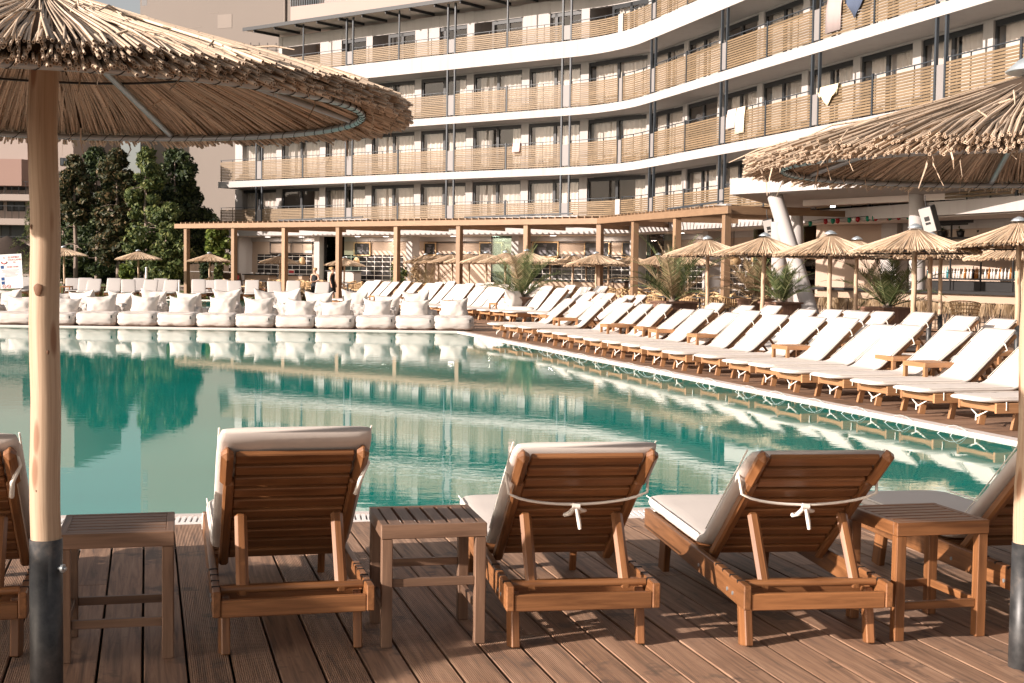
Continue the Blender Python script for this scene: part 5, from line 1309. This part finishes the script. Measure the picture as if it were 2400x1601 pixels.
for (px, py, d, s, lab, seed, nf, wp, hp, dry, pl) in (
    (1221, 747, 41.5, 1.75, 'palm in the planter beside the lone bean bag', 1, 18, .78, .72, .2, 'brown planter behind the lone bean bag'),
    (1577, 765, 38.5, 1.95, 'tallest spreading palm, in the wide dark planter behind the front loungers', 2, 20, .95, .72, .08, 'wide dark planter under the tallest spreading palm'),
    (1768, 768, 40, 1.5, 'dry feathery palm left of the leaning columns', 3, 20, .72, .78, .55, 'narrow brown planter left of the leaning columns'),
    (1828, 776, 38, 1.3, 'green palm at the foot of the leaning columns', 4, 16, .8, .75, .12, 'brown planter at the foot of the leaning columns'),
    (2078, 800, 33.5, 1.65, 'palm before the bar counter near the round column', 5, 17, .9, .76, .1, 'brown planter before the bar counter')):
    q = P(px, py, d); palm(q.x, d, s * 1.12, True, lab, seed, nf + 5, wp, hp, dry, pl)
q = P(1003, 680, 68); palm(q.x, 68, 2.2, False, 'palm with russet fronds behind the tight cafe umbrella row', 6, 18, dry=.4)
q = P(935, 680, 68); broadleaf('potted_olive', 935, 648, 68, 1.2, .9, M['leaf_mid'], 'airy green potted shrub left of the white pillar', 500, 41, .07, 'shrub')
q = P(973, 680, 67); broadleaf('potted_olive', 972, 640, 67, 1.6, .7, M['palmdry'], 'pale dry twiggy shrub in front of the white pillar', 500, 42, .06, 'shrub')
# ================================================================== cafe chairs and tables
def chair_mesh():
    b = MB()
    b.box((0, 0, .43), .46, .44, .05)
    for k in range(11):
        a = R(-80 + 16 * k); p = V((.25 * math.sin(a), -.02 + .24 * math.cos(a), .44)); b.tube([p, p + V((.03 * math.sin(a), .05 * math.cos(a), .36 - .10 * abs(math.sin(a))))], .016, 5)
    for z in (.55, .68): b.tube([(.265 * math.sin(R(-80 + 16 * k)), -.02 + .265 * math.cos(R(-80 + 16 * k)), z) for k in range(11)], .014, 5)
    b.tube([(.28 * math.sin(R(-80 + 16 * k)), -.02 + .29 * math.cos(R(-80 + 16 * k)), .80 - .10 * abs(math.sin(R(-80 + 16 * k)))) for k in range(11)], .03, 6)
    return b
def make_chair():
    root = empty('rattan_chair'); chair_mesh().build('seat', M['rattan'], root)
    for x in (-1, 1):
        for y in (-1, 1): b = MB(); b.tube([(x * .18, y * .17, .42), (x * .22, y * .21, 0)], .013, 5); b.build('leg', M['black'], root)
    return root
def make_ctable():
    root = empty('cafe_table'); b = MB(); b.box((0, 0, .73), .8, .7, .03); b.build('tabletop', M['black'], root); b = MB(); b.tube([(0, 0, .02), (0, 0, .72)], .035, 8); b.box((0, 0, .015), .45, .45, .03); b.build('pedestal', M['black'], root); return root
ch = make_chair(); ct = make_ctable(); cr = random.Random(17); nch = 0; nct = 0; c1 = True; c2 = True
spots = []
for s in [-25.2, -23.4, -21.4, -19.6, -17.6, -15.6, -13.6, -11.2, -9.2, -7.2, -5.2, -3.2, -1.2, 1.0, 3.0, 5.0, 6.9]:
    spots.append(pp(s, 0, -1.7 + cr.uniform(-.2, .2)))
    if s < -1: spots.append(pp(s + .7, 0, -4.2 + cr.uniform(-.3, .3)))
spots += [P(1520, 690, 44.5), P(1560, 690, 43.5), P(1640, 695, 43), P(1700, 695, 44), P(1735, 700, 45)]
clabel = 'honey rattan chair at a black cafe table under or beside the pergola'
for i, q in enumerate(spots):
    o = ct if c2 else copy_tree(ct); c2 = False; o.location = (q.x, q.y, 0); o.rotation_euler.z = R(-30); tag(o, 'black square cafe table among honey rattan chairs by the pergola', 'table', 'black cafe tables of the terrace')
    for k in range(4):
        if cr.random() < .12: continue
        a = R(-30) + k * math.pi / 2 + cr.uniform(-.25, .25); p = V((q.x + .72 * math.cos(a), q.y + .72 * math.sin(a), 0)); o = ch if c1 else copy_tree(ch); c1 = False
        o.location = p; o.rotation_euler.z = a - math.pi / 2; tag(o, clabel, 'chair', 'rattan chairs of the terrace')
# straw skirted stools along the bar counter
def make_stool():
    root = empty('straw_stool'); r = random.Random(2)
    for x in (-1, 1):
        for y in (-1, 1): b = MB(); b.tube([(x * .12, y * .12, .72), (x * .2, y * .2, 0)], .014, 5); b.build('leg', M['black'], root)
    b = MB(); b.tube([(.17 * math.cos(a), .17 * math.sin(a), .28) for a in [k * .628 for k in range(10)]], .01, 5, closed=True); b.build('foot_ring', M['black'], root)
    b = MB()
    for k in range(260):
        a = r.uniform(0, 6.28); x = r.uniform(.0, .2); p = V((x * math.cos(a), x * math.sin(a), .80)); d = V((math.cos(a) * r.uniform(.05, .5), math.sin(a) * r.uniform(.05, .5), -1)); L = r.uniform(.12, .36); q = V((.24 * math.cos(a), .24 * math.sin(a), .78 + r.uniform(-.03, .03))); u = V((-math.sin(a), math.cos(a), 0)) * .007
        b.add([p - u, p + u, q + u, q - u, q + d * L + u * .5, q + d * L - u * .5], [(0, 1, 2, 3), (3, 2, 4, 5)])
    b.build('straw_seat', M['palmdry'], root); return root
so = make_stool(); first = True
for k in range(15):
    t = .3 + k * .62; q = C1 + CD * t - CN * .55; o = so if first else copy_tree(so); first = False; o.location = (q.x, q.y, 0); o.rotation_euler.z = cr.uniform(0, 3)
    tag(o, '%s straw topped stool along the bar counter, counted from the leaning columns' % ORD[k], 'stool', 'straw stools along the bar')
# round rattan armchair at the bar
q = P(2262, 712, 35.2); r = tag(empty('rattan_armchair', (q.x, q.y, 0), R(150)), 'round backed rattan armchair in front of the bar counter', 'chair'); b = MB()
for i in range(5):
    b.tube([((.30 + .02 * i) * math.sin(R(-115 + 10 * k)), (.30 + .02 * i) * math.cos(R(-115 + 10 * k)), .5 + i * .1 - .12 * (i / 4) * (abs(k - 11.5) / 11.5) ** 2) for k in range(24)], .016, 5)
for k in range(20): a = R(-110 + 11.5 * k); b.tube([(.28 * math.sin(a), .28 * math.cos(a), .46), (.38 * math.sin(a), .38 * math.cos(a), .90 - .1 * (abs(k - 9.5) / 9.5) ** 2)], .010, 5)
b.build('backrest', M['rattan'], r); b = MB(); b.lathe([(0, .40), (.30, .40), (.32, .45), (0, .48)], 18); b.build('seat', M['rattan'], r)
for x in (-1, 1):
    for y in (-1, 1): b = MB(); b.tube([(x * .2, y * .2, .42), (x * .26, y * .26, 0)], .018, 6); b.build('leg', M['rattan'], r)
# things on the counters
q = pt(-23.4, -.9); b = MB(); b.box((0, 0, .14), .34, .06, .28, bev=.01); b.box((0, -.032, .17), .3, .005, .16, m=1); o = b.build('price_sign', [M['white'], M['red']]); o.location = (q.x, q.y, 1.0); tag(o, 'small red and white sign on the serving counter behind the waitress', 'sign')
for k, s in enumerate((-26.9, -26.4, -25.9, -25.4)):
    q = pt(s, -.9); b = MB(); b.lathe([(0, 0), (.08, .0), (.11, .08), (.10, .08), (0, .02)], 12); o = b.build('bowl', M['white']); o.location = (q.x, q.y, 1.0); tag(o, '%s white bowl on the tan serving counter, counted from the hotel corner' % ORD[k], 'bowl', 'white bowls on the serving counter')
b = MB(); q = P(552, 652, 71); b.lathe([(0, 0), (.16, 0), (.20, .22), (.0, .30)], 12); o = b.build('red_basket', M['red']); o.location = (q.x, q.y, .75); tag(o, 'small red basket on a cafe table at the hotel corner', 'basket')
# ================================================================== people
def person(q, rz, hgt, label, arms, skirt=True):
    root = tag(empty('person', q, rz), label, 'person'); s = hgt / 1.68
    J = {'pelvis': (0, 0, .92, .125, .10), 'waist': (0, 0, 1.08, .115, .085), 'chest': (0, -.01, 1.28, .145, .095), 'neck': (0, .0, 1.42, .05, .05), 'jaw': (0, -.02, 1.49, .055, .06), 'head': (0, -.01, 1.575, .078, .092), 'crown': (0, 0, 1.65, .055, .065),
         'hl': (.085, 0, .88, .085, .085), 'kl': (.09, -.01, .49, .055, .055), 'al': (.09, .02, .09, .035, .035), 'fl': (.10, -.12, .035, .035, .025),
         'hr': (-.085, 0, .88, .085, .085), 'kr': (-.09, .03, .49, .055, .055), 'ar': (-.09, .08, .09, .035, .035), 'fr': (-.10, -.06, .035, .035, .025),
         'sl': (.17, 0, 1.37, .055, .055), 'el': (.23, .02, 1.12, .04, .04), 'wl': (.10, -.20, 1.02, .026, .03), 'pl': (.05, -.25, 1.03, .022, .035), 'sr': (-.17, 0, 1.37, .055, .055), 'er': (-.23, .02, 1.12, .04, .04), 'wr': (-.10, -.2, 1.04, .026, .03), 'prr': (-.04, -.25, 1.05, .022, .035)}
    if arms == 'down':
        J['wl'] = (.24, -.06, .88, .026, .03); J['pl'] = (.24, -.08, .80, .022, .035); J['wr'] = (-.24, -.06, .88, .026, .03); J['prr'] = (-.24, -.08, .80, .022, .035)
    for sd, h_ in (('l', 'pl'), ('r', 'prr')):
        p = J[h_]; w_ = J['w' + sd]; d = (V(p[:3]) - V(w_[:3])).normalized(); sx = V((1, 0, 0)) if arms != 'down' else V((0, 1, 0))
        for f in range(4): e = V(p[:3]) + sx * ((f - 1.5) * .017) + d * (.085 - .012 * abs(f - 1.3)); J['f%s%d' % (sd, f)] = (*e, .009, .009)
        e = V(w_[:3]) + d * .05 + (V((0, 0, 1)) if arms != 'down' else V((0, -1, 0))) * .045; J['t' + sd] = (*e, .010, .010)
    names = list(J); ix = {n: i for i, n in enumerate(names)}
    ed = [('pelvis', 'waist'), ('waist', 'chest'), ('chest', 'neck'), ('neck', 'jaw'), ('jaw', 'head'), ('head', 'crown'), ('pelvis', 'hl'), ('hl', 'kl'), ('kl', 'al'), ('al', 'fl'), ('pelvis', 'hr'), ('hr', 'kr'), ('kr', 'ar'), ('ar', 'fr'), ('chest', 'sl'), ('sl', 'el'), ('el', 'wl'), ('wl', 'pl'), ('chest', 'sr'), ('sr', 'er'), ('er', 'wr'), ('wr', 'prr'), ('wl', 'tl'), ('wr', 'tr')] + [('pl', 'fl%d' % f) for f in range(4)] + [('prr', 'fr%d' % f) for f in range(4)]
    me = bpy.data.meshes.new('body'); me.from_pydata([tuple(V(J[n][:3]) * s) for n in names], [(ix[a], ix[c]) for a, c in ed], []); o = bpy.data.objects.new('body', me); col.objects.link(o)
    m = o.modifiers.new('skin', 'SKIN'); sk = me.skin_vertices[0].data
    for n in names: sk[ix[n]].radius = (J[n][3] * s, J[n][4] * s)
    sk[0].use_root = True; o.modifiers.new('sub', 'SUBSURF').levels = 2; o.modifiers[-1].render_levels = 2
    dg = bpy.context.evaluated_depsgraph_get(); m2 = bpy.data.meshes.new_from_object(o.evaluated_get(dg)); m2.materials.clear(); m2.materials.append(M['skin']); m2.polygons.foreach_set('use_smooth', [True] * len(m2.polygons))
    bpy.data.objects.remove(o); o = bpy.data.objects.new('body', m2); col.objects.link(o); setparent(o, root)
    b = MB()
    for x in (-.03, .03): b.lathe([(0, .010), (.010, 0), (0, -.010)], 8, V((x, -.092, 1.575)) * s)
    b.build('eyes', M['black'], root); b = MB(); b.tube([V((0, -.09, 1.565)) * s, V((0, -.115, 1.54)) * s, V((0, -.09, 1.53)) * s], [.008, .014, .008], 6); b.tube([V((-.022, -.085, 1.505)) * s, V((0, -.092, 1.502)) * s, V((.022, -.085, 1.505)) * s], .006, 5)
    for x in (-.082, .082): b.tube([V((x, 0, 1.54)) * s, V((x * 1.1, .01, 1.57)) * s, V((x, .01, 1.60)) * s], .012, 5)
    b.build('face', M['skin'], root)
    b = MB(); b.lathe([(.0, 1.695), (.06, 1.685), (.09, 1.64), (.098, 1.59), (.085, 1.55), (.05, 1.53)], 16, (0, .022, 0)); b.tube([(0, .09, 1.63), (0, .14, 1.64), (0, .15, 1.58)], [.03, .045, .03], 8); h = b.build('hair', M['hair'], root); h.scale = (s, s, s)
    b = MB(); b.lathe([(.14, .88), (.146, .98), (.128, 1.10), (.150, 1.25), (.152, 1.33), (.10, 1.40)], 20); t = b.build('top', M['blackcloth'], root); t.scale = (s, s * .74, s)
    b = MB(); b.lathe([(.215, .50), (.20, .7), (.175, .88), (.14, 1.02)], 20); t = b.build('skirt' , M['blackcloth'], root); t.scale = (s, s * .8, s); return root
q = P(738, 630, 62.0); person((q.x, 62.0, -.16), R(-25), 1.62, 'blond waitress in a black vest and skirt looking down at her hands', 'front')
q = P(779, 635, 63.5); person((q.x, 63.5, -.16), R(70), 1.66, 'person in dark clothes half hidden behind a pergola post', 'down')
# ================================================================== towels on the balcony rails
def towel(s, zt, wd, ln, m, label, v=False):
    b = MB(); n = 8; vs = []; fs = []
    r = random.Random(int(abs(s) * 100)); ph = r.uniform(0, 6)
    for i in range(n + 1):
        for j, (o, z) in enumerate([(-.20, zt - .45), (-.16, zt + .1), (-.10, zt + .185), (-.02, zt + .16), (.035, zt - .2), (.05, zt + .17 - ln)]):
            f = i / n - .5; sh = (1 - .55 * (max(0, .5 - abs(f)) * 0 + abs(f) * 2)) if v and j > 3 else 1
            zz = z + (ln * .75 * abs(f) * 2 if (v and j == 5) else 0); vs.append(pt(s + f * wd, o + .018 * math.sin(i * 1.9 + ph) * (j > 3), zz))
    for i in range(n):
        for j in range(5): fs.append((i * 6 + j, i * 6 + j + 1, (i + 1) * 6 + j + 1, (i + 1) * 6 + j))
    b.add(vs, fs, sm=True); o = b.build('towel', m); sm_ = o.modifiers.new('s', 'SOLIDIFY'); sm_.thickness = .012; tag(o, label, 'towel', 'towels hung on the balcony rails'); return o
def s_of(px):
    best = min((abs(1200 + 3200 * pt(s * .05).x / pt(s * .05).y - px), s * .05) for s in range(-560, 720)); return best[1]
towel(s_of(1936), TOPS[4], 1.0, 1.15, M['towel_grey'], 'long grey rose towel over a top balcony rail'); towel(s_of(1986), TOPS[4], 1.3, .95, M['towel_blue'], 'dark blue cloth draped in a V over a top balcony rail', True)
towel(s_of(1927), TOPS[3], 1.2, .7, M['towel_yellow'], 'pale yellow cloth hanging in a point on a balcony rail', True); towel(s_of(1704), TOPS[3], .75, .75, M['towel_mauve'], 'pale mauve towel left of the cream one on a balcony rail'); towel(s_of(1724), TOPS[3], .7, 1.0, M['towel_cream'], 'cream towel hanging long beside the mauve one')
towel(s_of(1203), TOPS[3], .45, .45, M['towel_pink'], 'small pink towel on a balcony rail of the left wing')
# ================================================================== water jets along the pool edge
jt = []
for i, (px, py) in enumerate(((1222, 800), (1270, 812), (1312, 822), (1350, 830), (1386, 838), (1428, 848), (1488, 861), (1526, 870), (1570, 878), (1665, 898), (1760, 917), (1838, 930), (1925, 948), (2022, 968), (2125, 989), (2270, 1014))):
    q = G(px, py); t = (q - E1).dot(ED); q = E1 + ED * t + EN * .02
    if not jt:
        b = MB(); r_ = rng
        for s in (-1, 1):
            b.tube([(s * u * .12, -u * .30, .0 + .09 * math.sin(min(1, u * 1.0) * math.pi) - .04 * u) for u in [k / 9 for k in range(10)]], [.003, .003, .003, .0028, .0028, .0026, .0026, .003, .0035, .004], 6)
        o = b.build('water_jet', M['jet'])
    else: o = copy_tree(jt[0])
    jt.append(o); o.location = q; o.rotation_euler.z = math.atan2(EN.y, EN.x) - math.pi / 2; tag(o, '%s thin twin water jet along the sunny pool edge, counted from the pool corner' % ORD[i], 'water jet', 'water jets along the sunny pool edge')
